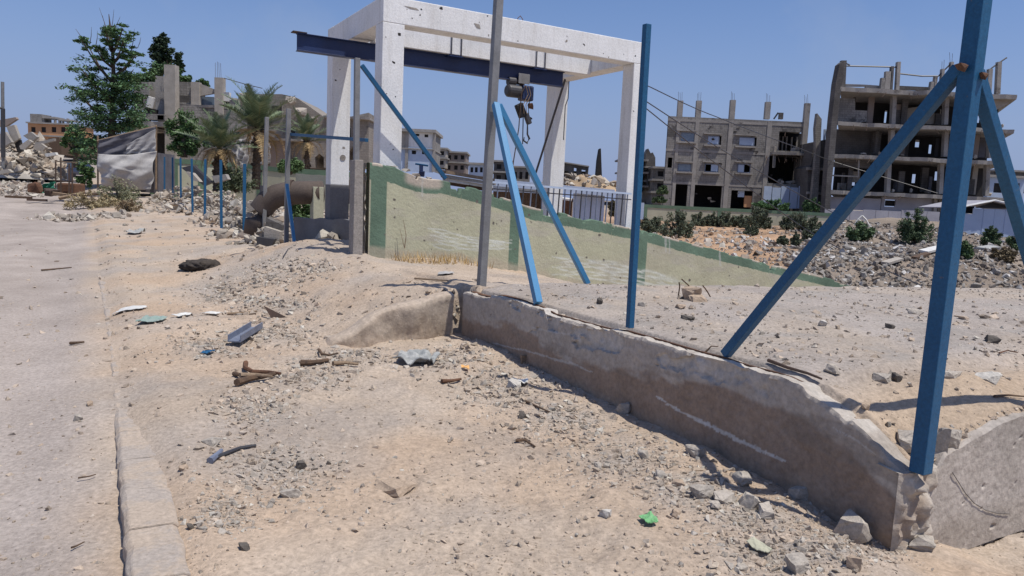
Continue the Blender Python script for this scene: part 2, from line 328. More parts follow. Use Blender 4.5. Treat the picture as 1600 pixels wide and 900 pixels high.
# places where crushed concrete lies: centre and radii in the survey picture
PATCH = [(470, 415, 60, 11), (410, 432, 62, 16), (355, 458, 52, 18), (425, 478, 70, 14), (430, 520, 60, 18), (330, 545, 55, 18),
         (400, 640, 62, 20), (425, 735, 100, 42), (352, 800, 45, 22), (480, 590, 60, 18), (700, 560, 70, 22), (790, 600, 70, 28),
         (880, 655, 80, 32), (980, 715, 85, 36), (1080, 765, 90, 36), (1180, 805, 90, 34), (1230, 860, 110, 42), (1340, 855, 70, 34), (660, 500, 40, 10), (545, 560, 60, 14)]
def greyness(px, py):
    g = np.zeros_like(px)
    for (a, b, rx, ry) in PATCH:
        q = ((px - a) / rx) ** 2 + ((py - b) / ry) ** 2; g = np.maximum(g, np.exp(-q * 1.1))
    return g
rings = np.concatenate([np.arange(.9, 2.4, .08), np.arange(2.4, 9, .022), np.geomspace(9, 60, 330)[0:], np.geomspace(61, 900, 70)])
angs = np.concatenate([np.linspace(-180, -48, 40)[:-1], np.linspace(-48, 48, 560), np.linspace(48, 180, 40)[1:]]) * math.pi / 180
R_, T_ = np.meshgrid(rings, angs, indexing='ij'); X = R_ * np.sin(T_); Y = R_ * np.cos(T_)
Z = zt(X, Y); s_, t_ = to_st(X, Y)
P = np.stack([X, Y, Z], -1).reshape(-1, 3)
px, py, dz = proj(P); front = dz > .5
s_ = s_.ravel(); t_ = t_.ravel(); x_ = X.ravel(); y_ = Y.ravel()
sand = np.array([.475, .388, .305]); roadc = np.array([.395, .342, .303]); greyc = np.array([.40, .355, .31]); earth = np.array([.25, .205, .165]); bankc = np.array([.41, .27, .17]); dust = np.array([.40, .345, .295])
def lerp(a, b, k): return a + (b - a) * k[:, None]
C = np.tile(sand, (len(P), 1))
C = lerp(C, np.array([.49, .375, .275]), np.clip(fbm(x_, y_, .7, 4, 61) * 1.8 + .2, 0, 1))
C = lerp(C, dust, np.clip(fbm(x_, y_, 1.1, 4, 67) * 1.8 + .15, 0, .9))
g = np.where(front, greyness(px, py), 0) * np.clip(.8 + fbm(x_, y_, 3, 3, 68), .3, 1)
C = lerp(C, greyc, g)
C = lerp(C, roadc * (1 + .22 * fbm(s_ * .3, t_, 1.4, 4, 71))[:, None], smooth(-t_ + .22 * fbm(x_, y_, .9, 2, 4), -.3, .25))
far = smooth(y_, 15, 19) * smooth(x_ / np.maximum(y_, 1), .02, .1)
C = lerp(C, bankc * (1 + .5 * fbm(x_, y_, .5, 3, 77))[:, None], far * np.clip(1.1 - .9 * smooth(x_ / np.maximum(y_, 1), .36, .44), 0, 1))
C = lerp(C, earth * (1 + .5 * fbm(x_, y_, .5, 3, 78))[:, None], far * smooth(x_ / np.maximum(y_, 1), .34, .43))
C = lerp(C, np.array([.33, .29, .25]), smooth(y_, 55, 90))
C = np.clip(C, .02, .9)
nr, na = R_.shape; I = np.arange(nr * na).reshape(nr, na)
Q = np.stack([I[:-1, :-1], I[:-1, 1:], I[1:, 1:], I[1:, :-1]], -1).reshape(-1, 4)[:, ::-1]
tc = t_[Q].mean(1); isroad = tc < .17
def sub(name, sel):
    q = Q[sel]; u, inv = np.unique(q, return_inverse=True)
    o = mesh_obj(name, P[u], inv.reshape(-1, 4), M['ground'], None, C[u], smooth_=True); return tag(o, kind='structure')
sub('ground', ~isroad); sub('dirt_road', isroad)
# inner disc under the camera
k = na - 1
mesh_obj('ground', np.vstack([[0, 0, 0.0], P[:na]]), [(0, i + 2, i + 1) for i in range(na - 1)], M['ground'], None, np.vstack([[sand], C[:na]]))['kind'] = 'structure'

def grid_faces(n, m):
    I = np.arange(n * m).reshape(n, m)
    return np.stack([I[:-1, :-1], I[1:, :-1], I[1:, 1:], I[:-1, 1:]], -1).reshape(-1, 4)
tt = np.concatenate([np.linspace(3.62, 7, 330), np.geomspace(7.02, 14, 120)]); vv = np.linspace(0, 1, 330) ** 1.25
Tm, Vm = np.meshgrid(tt, vv, indexing='ij'); Sm = 2.10 + (s_edge(Tm) - 2.10) * Vm
Xp = Sm * A[0] + Tm * B[0]; Yp = Sm * A[1] + Tm * B[1]; Zp = zp(Xp, Yp)
Pp = np.stack([Xp, Yp, Zp], -1)
edge = Pp[:, -1:].copy(); edge[..., 2] = -.9; fr = Pp[:, :1].copy(); fr[..., 2] = -.2
Pp = np.concatenate([fr, Pp, edge], 1); n_, m_ = Pp.shape[:2]; Pf = Pp.reshape(-1, 3)
pc = np.tile(np.array([.39, .345, .308]), (len(Pf), 1)); pc = lerp(pc, np.array([.42, .355, .29]), np.clip(fbm(Pf[:, 0], Pf[:, 1], 1.2, 4, 91) * 1.6 + .1, 0, .8))
pc = lerp(pc, np.array([.34, .31, .28]), np.clip(fbm(Pf[:, 0], Pf[:, 1], 2.7, 4, 95) * 2 - .1, 0, .8))
sp, tp = to_st(Pf[:, 0], Pf[:, 1]); pc = lerp(pc, np.array([.49, .375, .265]), (1 - smooth(sp, 2.4, 2.9)) * .8)
tag(mesh_obj('concrete_platform', Pf, grid_faces(n_, m_)[:, ::-1], M['ground'], None, np.clip(pc, .05, .8), smooth_=True), kind='structure')

# ------------------------------------------------------------------ kerb, stone by stone
kerb_px = [(200, 935), (192, 850), (187, 770), (180, 690), (173, 620), (168, 560), (162, 500), (155, 455), (146, 415), (140, 390)]
kp = np.array([gnd(a, b, .03) for a, b in kerb_px])
ks = np.array([to_st(p[0], p[1]) for p in kp])
KS = ks[::1]
def kerb_t(s): return np.interp(s, KS[:, 0], KS[:, 1])
kerb = empty('kerb', st(4, .25, 0), 'low dust-covered concrete kerb edging the dirt road on the left', 'kerb'); kerb['kind'] = 'structure'
s0 = 2.6; i = 0
while s0 < 16:
    L = .52 + random.uniform(-.02, .02); s1 = s0 + L - .012
    n = 7; V = []
    for k in range(n):
        s = s0 + (s1 - s0) * k / (n - 1); t0 = float(kerb_t(s)) + random.uniform(-.004, .004)
        sink = np.interp(s, [2.5, 3.6, 4.6, 7, 14, 16], [0, 0, .022, .012, .02, .05])
        top = .085 - sink + float(.012 * fbm(np.array(s), np.array(t0), 2.5, 2, 9)) + (i % 3) * .004
        w = .235
        for (dt, dzv) in ((0, -.2), (.004, top - .025), (.028, top), (w - .03, top - .004), (w, top - .02), (w + .01, -.2)):
            p = st(s, t0 + dt, 0); p[2] = dzv; V.append(p + RNG.normal(0, .003, 3))
    Fc = []
    for k in range(n - 1):
        for j in range(5): Fc.append((k * 6 + j, k * 6 + j + 1, (k + 1) * 6 + j + 1, (k + 1) * 6 + j))
    Fc += [tuple(range(6))[::-1], tuple((n - 1) * 6 + j for j in range(6))]
    mesh_obj('kerb_stone', np.array(V), Fc, M['kerb'] if 'kerb' in M else M.setdefault('kerb', mat('dusty_kerb_concrete', (.405, .348, .298), (.375, .325, .28), 3.5, .95, .45, 45, c3=(.44, .36, .285), c3t=.47, s3=2.6, fine=.26)), kerb, bevel=.008)
    s0 += L; i += 1

# ------------------------------------------------------------------ retaining wall by the platform
def stain_mat(name, top, low, h, spread):
    m = mat(name, (1.06, 1.06, 1.06), (.86, .85, .84), 4.5, .93, .45, 26, fine=.26, bdist=.02, attr=True); return m
M['rwall'] = stain_mat('earth_stained_concrete', 0, 0, 0, 0)
prs, prz = WT_S, WT_Z
S0, S1 = 2.1, 7.1
def wall_top(s): return np.interp(s, prs, prz)
ns = 1100; ss = np.linspace(S0, S1, ns); zt_ = wall_top(ss) + .008 * fbm(ss, ss * 0 + 3.3, 6, 4, 5) + .010 * fbm(ss, ss * 0, 16, 4, 35) - .03 * smooth(fbm(ss, ss * 0, 1.9, 3, 15), .12, .2)
nf = 84; rows = []; cols = []
for j in range(nf):                                   # outer face, bottom to top
    q = j / (nf - 1); z = -.15 + (zt_ + .15 - .02) * q
    off = .010 * fbm(ss, z, 2.0, 3, 51) + .006 * fbm(ss, z, 13, 3, 53) + .0035 * fbm(ss, z, 45, 2, 54)
    ch = smooth(fbm(ss, z * 1.6, 2.2, 5, 57), .13, .16) * smooth(q + .25 * fbm(ss, z, 5, 3, 58), .76, .80) * smooth(ss, 2.7, 3.3)
    off = off - ch * (.022 + .022 * fbm(ss, z, 11, 4, 52))     # spalled patches near the top
    rows.append(np.stack([ss, WALL_T - off * 1.0, z], -1))
for dt, dzv in ((.012, 0), (.05, .002), (.10, -.002), (.15, -.008), (.19, -.03), (.20, -.6)):
    z = zt_ + dzv + .008 * fbm(ss, ss * 0 + dt * 9, 7, 4, 59)
    if dzv < -.1: z = np.full(ns, -.15)
    rows.append(np.stack([ss, np.full(ns, WALL_T + dt) + .006 * fbm(ss, ss * 0, 9, 2, 3), z], -1))
Wm = np.stack(rows, 0); Wv = np.stack([Wm[..., 0] * A[0] + Wm[..., 1] * B[0], Wm[..., 0] * A[1] + Wm[..., 1] * B[1], Wm[..., 2]], -1)
nR = Wv.shape[0]; Fw = grid_faces(nR, ns)
WV = Wv.reshape(-1, 3); ws = Wm[..., 0].ravel(); wz = Wm[..., 2].ravel(); wt = Wm[..., 1].ravel()
top_l = wall_top(ws); rel = (wz) / np.maximum(top_l, .2)
wc = np.tile(np.array([.47, .415, .355]), (len(WV), 1))
wc = lerp(wc, np.array([.315, .23, .168]), smooth(.62 + .55 * fbm(ws, wz * 2, 1.3, 7, 63) - rel, -.05, .06) * .9)
wc = lerp(wc, np.array([.37, .28, .205]), smooth(.18 + .3 * fbm(ws, wz, 2, 3, 64) - rel, -.1, .1) * .8)
wc = lerp(wc, np.array([.46, .42, .37]), smooth(wt, WALL_T + .0, WALL_T + .03) * .9)
wc = lerp(wc, np.array([.52, .48, .43]), smooth(fbm(ws, wz * 1.6, 2.2, 5, 57), .13, .16) * smooth(rel + .25 * fbm(ws, wz, 5, 3, 58), .76, .80) * smooth(ws, 2.7, 3.3))
wc = lerp(wc, np.array([.27, .225, .185]), smooth(fbm(ws * .6, wz * 4, 2.0, 4, 166), .2, .35) * .5)
# pale plaster smears dragged along the wall face
qx, qy, _ = proj(WV)
for (xs, ys, w, op) in (((1025, 1075, 1130, 1180, 1228), (620, 648, 676, 700, 722), 3.4, .95), ((770, 840, 900, 930), (535, 553, 572, 584), 1.8, .6), ((830, 870, 900), (512, 520, 527), 1.8, .6), ((1040, 1080, 1110), (632, 650, 662), 1.5, .8), ((1300, 1340, 1370), (668, 690, 712), 1.6, .4)):
    yy = np.interp(qx, xs, ys) + 3 * fbm(qx * .03, qy * 0, 1, 2, 6); m = (qx > xs[0]) & (qx < xs[-1])
    wc = lerp(wc, np.array([.60, .58, .55]), np.where(m, smooth(1.3 - np.abs(qy - yy) / (w * (.45 + 1.5 * np.clip((qx - xs[0]) / (xs[-1] - xs[0]), 0, 1) * (1 - np.clip((qx - xs[0]) / (xs[-1] - xs[0]), 0, 1) ** 3))) + .9 * fbm(qx * .09, qy * .5, 1, 4, 2), .35, .6) * op, 0) * (wt < WALL_T + .01))
rw = empty('retaining_wall', st(4.6, 3.6, 0), 'broken concrete retaining wall with brown earth stains along the platform edge', 'wall')
mesh_obj('wall_body', WV, Fw[:, ::-1], M['rwall'], rw, np.clip(wc, .03, .8), smooth_='angle')
# ragged ends
jj, kk = np.meshgrid(np.linspace(0, 1, 40), np.linspace(0, 1, 18), indexing='ij')
ez = -.15 + (zt_[0] + .165) * jj; et = WALL_T - .02 + .31 * kk; bump = np.sin(math.pi * np.clip(kk, 0, 1)) ** .5 * (.02 + .10 * np.abs(fbm(kk * 2, jj * 3, 1.6, 4, 5)) + .025 * fbm(kk * 6, jj * 9, 2, 3, 9)); es = S0 - .004 - bump; es = np.where(jj > .985, S0 + .12, es); ez = np.where(jj > .985, zt_[0] + .012, ez)
EV = np.stack([es * A[0] + et * B[0], es * A[1] + et * B[1], ez], -1).reshape(-1, 3); cE = np.tile(np.array([.47, .42, .36]), (len(EV), 1)); cE = lerp(cE, np.array([.36, .29, .23]), np.clip(fbm(kk.ravel() * 3, jj.ravel() * 5, 2, 3, 3) * 2 + .2, 0, 1))
mesh_obj('broken_end', EV, grid_faces(40, 18), M['rwall'], rw, cE, smooth_='angle')
# rusty steel strip let into the wall top
m = MB(); sl = np.linspace(7.05, 2.75, 40)
pts = [st(s, 3.585 + .006 * math.sin(s * 2.1), float(np.interp(s, np.linspace(2, 7.2, 27), np.interp(np.linspace(2, 7.2, 27), ss, zt_))) + .004) for s in sl]
for a, b, w in zip(pts[:-1], pts[1:], np.interp(sl[1:], [2.7, 5, 5.9, 6.2, 7.05], [.012, .014, .016, .05, .055])): m.beam(a, b, w, .012)
m.build('steel_strip', M['rust'], rw)

# return wall half buried in sand, left of the grey post
prof = [(741, 452), (720, 455), (690, 460), (640, 476), (600, 489), (570, 503), (545, 520), (520, 532)]
pr = np.array([on_s(a, b, 7.12) for a, b in prof]); tt_ = np.array([to_st(p[0], p[1])[1] for p in pr]); o_ = np.argsort(tt_); tt_ = tt_[o_]; zz_ = pr[o_, 2]; tt_ = np.concatenate([[tt_[0] - .22], tt_]); zz_ = np.concatenate([[-.12], zz_])
n = 170; tv = np.linspace(tt_[0], 3.40, n); top = np.interp(tv, tt_, zz_) + .035 * fbm(tv, tv * 0, 5, 5, 8)
rows = []
for j in range(14):
    z = -.1 + (top + .08) * j / 13; rows.append(np.stack([7.12 + .05 * fbm(tv, z, 3, 5, 21) + .012 * fbm(tv, z, 18, 3, 22), tv, z], -1))
for ds, dzv in ((.02, 0), (.1, .012), (.2, .0), (.26, -.05)): rows.append(np.stack([np.full(n, 7.12 + ds), tv, top + dzv + .01 * fbm(tv, tv * 0 + ds * 9, 8, 3, 5)], -1))
rows.append(np.stack([np.full(n, 7.38), tv, np.full(n, -.1)], -1))
G = np.stack(rows, 0); V = np.stack([G[..., 0] * A[0] + G[..., 1] * B[0], G[..., 0] * A[1] + G[..., 1] * B[1], G[..., 2]], -1)
V2 = np.concatenate([V, ], 1); c = np.tile(np.array([.40, .335, .27]), (V.size // 3, 1)); gz = G[..., 2].ravel(); gt = G[..., 1].ravel()
c = lerp(c, np.array([.31, .245, .185]), smooth(.45 + .7 * fbm(gt, gz, 2.5, 3, 12) - gz / .6, -.2, .2) * .8); c = lerp(c, sand, smooth(gz - np.interp(gt, tt_, zz_) + .06 * fbm(gt, gz, 4, 3, 19), -.10, 0) * .9); c = lerp(c, sand, smooth(.22 + .22 * fbm(gt, gz, 3, 4, 29) - gz, -.03, .08) * .9)
rt = tag(mesh_obj('return_wall', V.reshape(-1, 3), grid_faces(*V.shape[:2]), M['rwall'], None, np.clip(c, .03, .8), smooth_=True), 'short sand-buried concrete wall stub left of the tall grey post foot', 'wall')
# end wall facing the camera at the right
prof = [(1448, 778), (1462, 742), (1478, 712), (1510, 690), (1535, 676), (1570, 656), (1600, 646), (1680, 640)]
pr = np.array([on_s(a, b, 2.08) for a, b in prof]); tt_ = np.array([to_st(p[0], p[1])[1] for p in pr]); zz_ = pr[:, 2]
n = 520; tv = np.linspace(3.7, 7.5, n); top = np.interp(tv, tt_, zz_) + .012 * fbm(tv, tv * 0, 7, 3, 18)
rows = []
for j in range(90):
    z = -.15 + (top + .14) * j / 89; rows.append(np.stack([2.08 + .010 * fbm(tv, z, 2.5, 3, 25) + .014 * smooth(fbm(tv + .04 * fbm(tv, z, 9, 2, 3), z, 15, 2, 26), .50, .60) + .003 * fbm(tv, z, 40, 2, 29), tv, z], -1))
for ds, dzv in ((.012, .002), (.035, .004), (.06, 0)): rows.append(np.stack([np.full(n, 2.08 + ds), tv, top + dzv + .012 * fbm(tv, tv * 0 + ds * 9, 8, 3, 5)], -1))
rows.append(np.stack([np.full(n, 2.145), tv, np.full(n, -.1)], -1))
G = np.stack(rows, 0); V = np.stack([G[..., 0] * A[0] + G[..., 1] * B[0], G[..., 0] * A[1] + G[..., 1] * B[1], G[..., 2]], -1)
gz = G[..., 2].ravel(); gt = G[..., 1].ravel(); c = np.tile(np.array([.47, .42, .37]), (len(gz), 1)); c = lerp(c, np.array([.385, .345, .305]), np.clip(fbm(gt, gz, 1.5, 4, 35) * 2 + .2, 0, 1)); c = lerp(c, np.array([.37, .32, .27]), smooth(gz, .12, .0) * .7)
ew = empty('end_wall', st(2.1, 5, 0), 'sunlit grey concrete end wall below the platform at the right edge', 'wall')
mesh_obj('wall_body', V.reshape(-1, 3), grid_faces(*V.shape[:2]), M['rwall'], ew, np.clip(c, .03, .8), smooth_='angle')
arc = [on_s(a, b, 2.072) for a, b in ((1488, 738), (1497, 752), (1508, 770), (1522, 786), (1540, 797), (1558, 802), (1578, 803))]
m = MB(); m.tube(arc, .0022, 5); m.build('crack', M['dark_block'], ew)

# ------------------------------------------------------------------ scattered stones
def hull_template(n=11, flat=.6):
    bm = bmesh.new()
    for _ in range(n):
        v = RNG.uniform(-1, 1, 3); v = v / np.max(np.abs(v)) ** .6; bm.verts.new((v[0], v[1] * .8, v[2] * flat))
    r = bmesh.ops.convex_hull(bm, input=bm.verts); bmesh.ops.delete(bm, geom=list({g for g in r['geom_interior'] + r['geom_unused'] if isinstance(g, bmesh.types.BMVert)}), context='VERTS')
    bmesh.ops.triangulate(bm, faces=bm.faces); bm.verts.index_update()
    V = np.array([v.co[:] for v in bm.verts]); Fc = np.array([[v.index for v in f.verts] for f in bm.faces]); bm.free(); return V, Fc
TPL = [hull_template(8 + i % 4, .45 + .1 * (i % 4)) for i in range(16)]
GREYS = np.array([[.46, .41, .35], [.43, .385, .33], [.50, .45, .385], [.47, .395, .315], [.37, .33, .28], [.54, .50, .43], [.46, .38, .30], [.30, .265, .225]])
SANDY = np.array([[.47, .38, .295], [.44, .36, .28], [.50, .41, .325], [.41, .34, .27], [.45, .385, .32], [.38, .32, .26]])
def rot_mats(n, tilt=1.0):
    a = RNG.uniform(0, 2 * math.pi, n); b = RNG.normal(0, .5 * tilt, n); c = RNG.normal(0, .5 * tilt, n)
    ca, sa, cb, sb, cc, sc = np.cos(a), np.sin(a), np.cos(b), np.sin(b), np.cos(c), np.sin(c)
    Rz = np.zeros((n, 3, 3)); Rz[:, 0, 0] = ca; Rz[:, 0, 1] = -sa; Rz[:, 1, 0] = sa; Rz[:, 1, 1] = ca; Rz[:, 2, 2] = 1
    Rx = np.zeros((n, 3, 3)); Rx[:, 0, 0] = 1; Rx[:, 1, 1] = cb; Rx[:, 1, 2] = -sb; Rx[:, 2, 1] = sb; Rx[:, 2, 2] = cb
    Ry = np.zeros((n, 3, 3)); Ry[:, 1, 1] = 1; Ry[:, 0, 0] = cc; Ry[:, 0, 2] = sc; Ry[:, 2, 0] = -sc; Ry[:, 2, 2] = cc
    return Rz @ Rx @ Ry
def scatter(name, pos, size, sink=.25, pal=GREYS, bright=1.0, tilt=1.0):
    V = []; Fc = []; Cc = []; off = 0; n = len(pos); Rm = rot_mats(n, tilt); which = RNG.integers(0, len(TPL), n)
    for k, (tv, tf) in enumerate(TPL):
        idx = np.nonzero(which == k)[0]
        if not len(idx): continue
        asp = RNG.uniform(.65, 1.25, (len(idx), 1, 3))
        w = np.einsum('nij,nvj->nvi', Rm[idx], tv[None] * asp) * (size[idx] / 2)[:, None, None]
        lo = w[..., 2].min(1); hi = w[..., 2].max(1)
        w[..., 2] += (-lo - sink * (hi - lo))[:, None]; w += pos[idx][:, None, :]
        V.append(w.reshape(-1, 3)); Fc.append((tf[None] + (np.arange(len(idx)) * len(tv))[:, None, None] + off).reshape(-1, 3)); off += len(idx) * len(tv)
        c = pal[RNG.integers(0, len(pal), len(idx))] * RNG.uniform(.8, 1.15, (len(idx), 1)) * bright; Cc.append(np.repeat(c, len(tv), 0))
    o = mesh_obj(name, np.concatenate(V), np.concatenate(Fc), M['stone'], None, np.concatenate(Cc)); return tag(o, kind='stuff')
def hit_many(PX, PY):
    out = np.empty((len(PX), 3))
    for a in range(0, len(PX), 600):
        v = np.array([ray(x, y) for x, y in zip(PX[a:a + 600], PY[a:a + 600])]); v = v / v[:, 1:2]
        X = v[:, :1] * _DD; Y = np.broadcast_to(_DD, X.shape); Z = EYE + v[:, 2:] * _DD
        s, t = to_st(X, Y); g = np.where((t > 3.6) & (s > PLAT_S0) & (s < s_edge(t)), PZ, ZT_C(X, Y))
        k = np.argmax(Z <= g, 1); k = np.where((Z <= g).any(1), k, len(_DD) - 1); r = np.arange(len(k)); out[a:a + 600, 0] = X[r, k]; out[a:a + 600, 1] = Y[r, k]
    out[:, 2] = zsurf(out[:, 0], out[:, 1]); return out
def ZT_C(X, Y): return zt(X, Y, False)
def logsize(lo, hi, n, p=2.2): return lo * (hi / lo) ** (RNG.uniform(0, 1, n) ** p)
pp = []; sz = []
for (a, b, rx, ry) in PATCH:
    n = int(2300 * (rx * ry / 2000.0) ** .5); q = RNG.normal(0, .62, (n, 2)); p = hit_many(a + q[:, 0] * rx, np.clip(b + q[:, 1] * ry, 380, 930)); d = p[:, 1]
    pp.append(p); sz.append(logsize(.006, .07, n, 4.2) * np.clip(d / 5, .75, 1.5))
scatter('crushed_concrete_gravel', np.concatenate(pp), np.concatenate(sz), .5, pal=np.vstack([GREYS, SANDY * 1.03]))
n = 3600; PXs = RNG.uniform(0, 1600, n); PYs = 330 + 590 * RNG.uniform(0, 1, n) ** .8; p = hit_many(PXs, PYs); s, t = to_st(p[:, 0], p[:, 1]); ok = (p[:, 1] < 18) & (~((t > 3.3) & (s > s_edge(t)) & (t > 4.5))) & ((t < 3.45) | (t > 3.75)) & (RNG.uniform(0, 1, n) < np.where(t < .15, .4, 1.0))
p = p[ok]; scatter('pebbles_on_sand', p, logsize(.006, .036, len(p), 3.6) * np.clip(p[:, 1] / 5, .8, 1.8), .35, pal=np.vstack([GREYS, SANDY]))
n = 20000; PXs = RNG.uniform(-60, 1660, n); PYs = 345 + 585 * RNG.uniform(0, 1, n) ** .85; p = hit_many(PXs, PYs); s, t = to_st(p[:, 0], p[:, 1]); ok = (p[:, 1] < 17) & (~((t > 3.3) & (s > s_edge(t)) & (t > 4.5))) & ((t < 3.45) | (t > 3.75)) & (RNG.uniform(0, 1, n) < np.where(t < .15, .3, .6 + 1.2 * fbm(p[:, 0], p[:, 1], 1.3, 3, 201)))
p = p[ok]; scatter('sand_clods', p, logsize(.008, .07, len(p), 2.6) * np.clip(p[:, 1] / 5, .7, 1.8), .55, pal=SANDY)
# platform gravel
n = 7000; tq = 3.75 + 9 * RNG.uniform(0, 1, n) ** 1.3; sq = PLAT_S0 + .1 + (s_edge(tq) - PLAT_S0 - .2) * RNG.uniform(0, 1, n)
X = sq * A[0] + tq * B[0]; Y = sq * A[1] + tq * B[1]; keep = fbm(X, Y, 1.6, 3, 99) > -.22
p = np.stack([X, Y, zsurf(X, Y)], -1)[keep]; scatter('gravel_on_platform', p, logsize(.007, .06, len(p), 3.6), .4, pal=np.vstack([GREYS, SANDY * .95]))
EARTHY = np.array([[.34, .315, .285], [.28, .25, .215], [.40, .375, .34], [.23, .20, .17], [.58, .56, .53], [.31, .26, .21], [.15, .13, .115]])
# rubble strewn over the slope at the right
n = 42000; d = 17 + 46 * RNG.uniform(0, 1, n) ** 1.15; k = RNG.uniform(.30, .76, n) + RNG.normal(0, .03, n); X = d * k; Y = d; dens = np.clip(.12 + 1.3 * fbm(X, Y, .16, 3, 101) + .9 * smooth(k, .36, .45), .03, 1)
keep = RNG.uniform(0, 1, n) < dens; p = np.stack([X, Y, zt(X, Y)], -1)[keep]
scatter('rubble_on_slope', p, logsize(.035, .34, len(p), 3.4), .25, pal=EARTHY)
n = 2500; d = 16 + 40 * RNG.uniform(0, 1, n); k = RNG.uniform(.02, .32, n); X = d * k; Y = d; p = np.stack([X, Y, zt(X, Y)], -1); scatter('rubble_behind_painted_wall', p, logsize(.05, .4, n, 2.8), .2)
n = 3000; d = 18 + 40 * RNG.uniform(0, 1, n); k = RNG.uniform(-.5, -.22, n); X = d * k; Y = d; s, t = to_st(X, Y); p = np.stack([X, Y, zt(X, Y)], -1)[t > 3.9]; scatter('rubble_behind_fence', p, logsize(.05, .45, len(p), 2.4), .15)

# heaps of broken masonry behind the fence line
for (x, y, d_, w_, h_, n) in ((425, 383, 16.6, .75, .55, 420), (392, 345, 20, 1.0, .8, 520), (340, 303, 31, 2.8, 1.1, 800), (300, 290, 35, 2.6, 1.2, 700), (372, 320, 25, 1.5, .8, 500), (520, 366, 13.6, .6, .08, 90), (112, 322, 27, 1.6, .1, 260)):
    c = at(x, y, d_); q = RNG.normal(0, .5, (n, 2)); X = c[0] + q[:, 0] * w_; Y = d_ + .3 + q[:, 1] * w_ * .8; r = np.sqrt(q[:, 0] ** 2 + q[:, 1] ** 2)
    Z = zt(X, Y) + h_ * np.clip(1 - r, 0, 1) * RNG.uniform(.3, 1, n); scatter('masonry_heap', np.stack([X, Y, Z], -1), logsize(.06, .42, n, 2.2), .3)

n = 7000; PXs = RNG.uniform(-20, 1000, n); PYs = RNG.uniform(322, 520, n); p = hit_many(PXs, PYs); s, t = to_st(p[:, 0], p[:, 1]); ok = (p[:, 1] < 45) & (t < 3.5) & (RNG.uniform(0, 1, n) < np.where(t < .15, .12, .35 + 1.3 * fbm(p[:, 0], p[:, 1], .5, 3, 301)))
p = p[ok]; scatter('debris_on_far_sand', p, logsize(.015, .11, len(p), 2.8) * np.clip(p[:, 1] / 14, .7, 1.6), .4, pal=np.vstack([GREYS, SANDY, [[.20, .16, .13], [.13, .11, .10]]]))
# ------------------------------------------------------------------ fence posts
def P_(p, dz=0): p = np.array(p, float); p[2] += dz; return p
def post_thing(name, label, cat, p0, p1, w, m, braces=(), group=None, plates=()):
    base = np.array(p0, float); t = empty(name, base, label, cat, group)
    b = MB(); b.beam(p0, p1, w, w, B_); b.build('post', m, t, bevel=w * .06)
    for (a, c, bw, mm, nm) in braces:
        b = MB(); b.beam(a, c, bw, bw, B_); b.build(nm, mm, t, bevel=bw * .06)
    for (c, r) in plates:
        b = MB(); V, Fc = TPL[3]; b.add(np.asarray(c) + V * r, Fc.tolist()); b.build('weld_patch', M['rust'], t)
    return t
B_ = np.array([B[0], B[1], 0.0])
# near blue post with two braces
p0 = at(1438, 738, 3.56); p1 = at(1537, -50, 3.56); j = at(1512, 112, 3.56)
f1 = on_t(1134, 549, 3.62); f2 = gnd(1673, 605, .70)
post_thing('fence_post', 'tall blue square steel post with two braces nearest the camera at right', 'fence post', p0, p1, .078, M['blue'],
           [(j + [-.02, .03, .02], P_(f1, -.02), .058, M['blue'], 'brace'), (j + [.05, .02, .0], P_(f2, -.03), .058, M['blue'], 'brace')], 'steel posts of the fence line',
           [(j + [-.055, -.03, .01], .030), (j + [.045, -.035, -.025], .026)])
p0 = at(984, 512, 5.62); p1 = at(1011, 38, 5.62)
post_thing('fence_post', 'slim dark blue post without braces standing on the retaining wall top', 'fence post', p0, p1, .048, M['blue'], (), 'steel posts of the fence line')
p0 = at(752, 450, 8.0); p1 = at(783, -70, 8.0); j = at(770, 163, 7.97)
post_thing('fence_post', 'tall grey galvanised post with two light blue braces at the wall corner', 'fence post', p0, p1, .082, M['galv'],
           [(j + [.03, -.05, .0], at(841, 474, 6.76), .066, M['sky_blue'], 'brace'), (j + [.06, .02, 0], gnd(918, 443, PZ - .02), .06, M['sky_blue'], 'brace')], 'steel posts of the fence line')
p0 = at(555, 398, 11.4); p1 = at(558, 91, 11.4)
post_thing('fence_post', 'grey post beside the white frame with a long dark blue brace to the painted wall', 'fence post', p0, p1, .078, M['galv'],
           [(at(565, 102, 11.42), at(696, 279, 12.25), .062, M['blue'], 'brace')], 'steel posts of the fence line')
p0 = at(447, 391, 15.2); p1 = at(451, 170, 15.2)
tp = post_thing('fence_post', 'grey post carrying a blue rail and propped by a light blue brace', 'fence post', p0, p1, .085, M['galv'],
           [(at(448, 288, 15.05), at(461, 388, 14.5), .062, M['sky_blue'], 'brace'), (at(455, 210, 15.2), at(573, 219, 11.6), .055, M['blue'], 'rail')], 'steel posts of the fence line')
p0 = at(412, 382, 17.1); p1 = at(417, 183, 17.1)
post_thing('fence_post', 'plain grey post without braces left of the blue-railed post', 'fence post', p0, p1, .082, M['galv'], (), 'steel posts of the fence line')
b = MB(); b.tube([at(401, 376, 17.4), at(409, 290, 17.6)], .035, 8); tag(b.build('leaning_pipe', M['dark_steel']), 'dark thin pipe leaning beside the plain grey post', 'pipe')
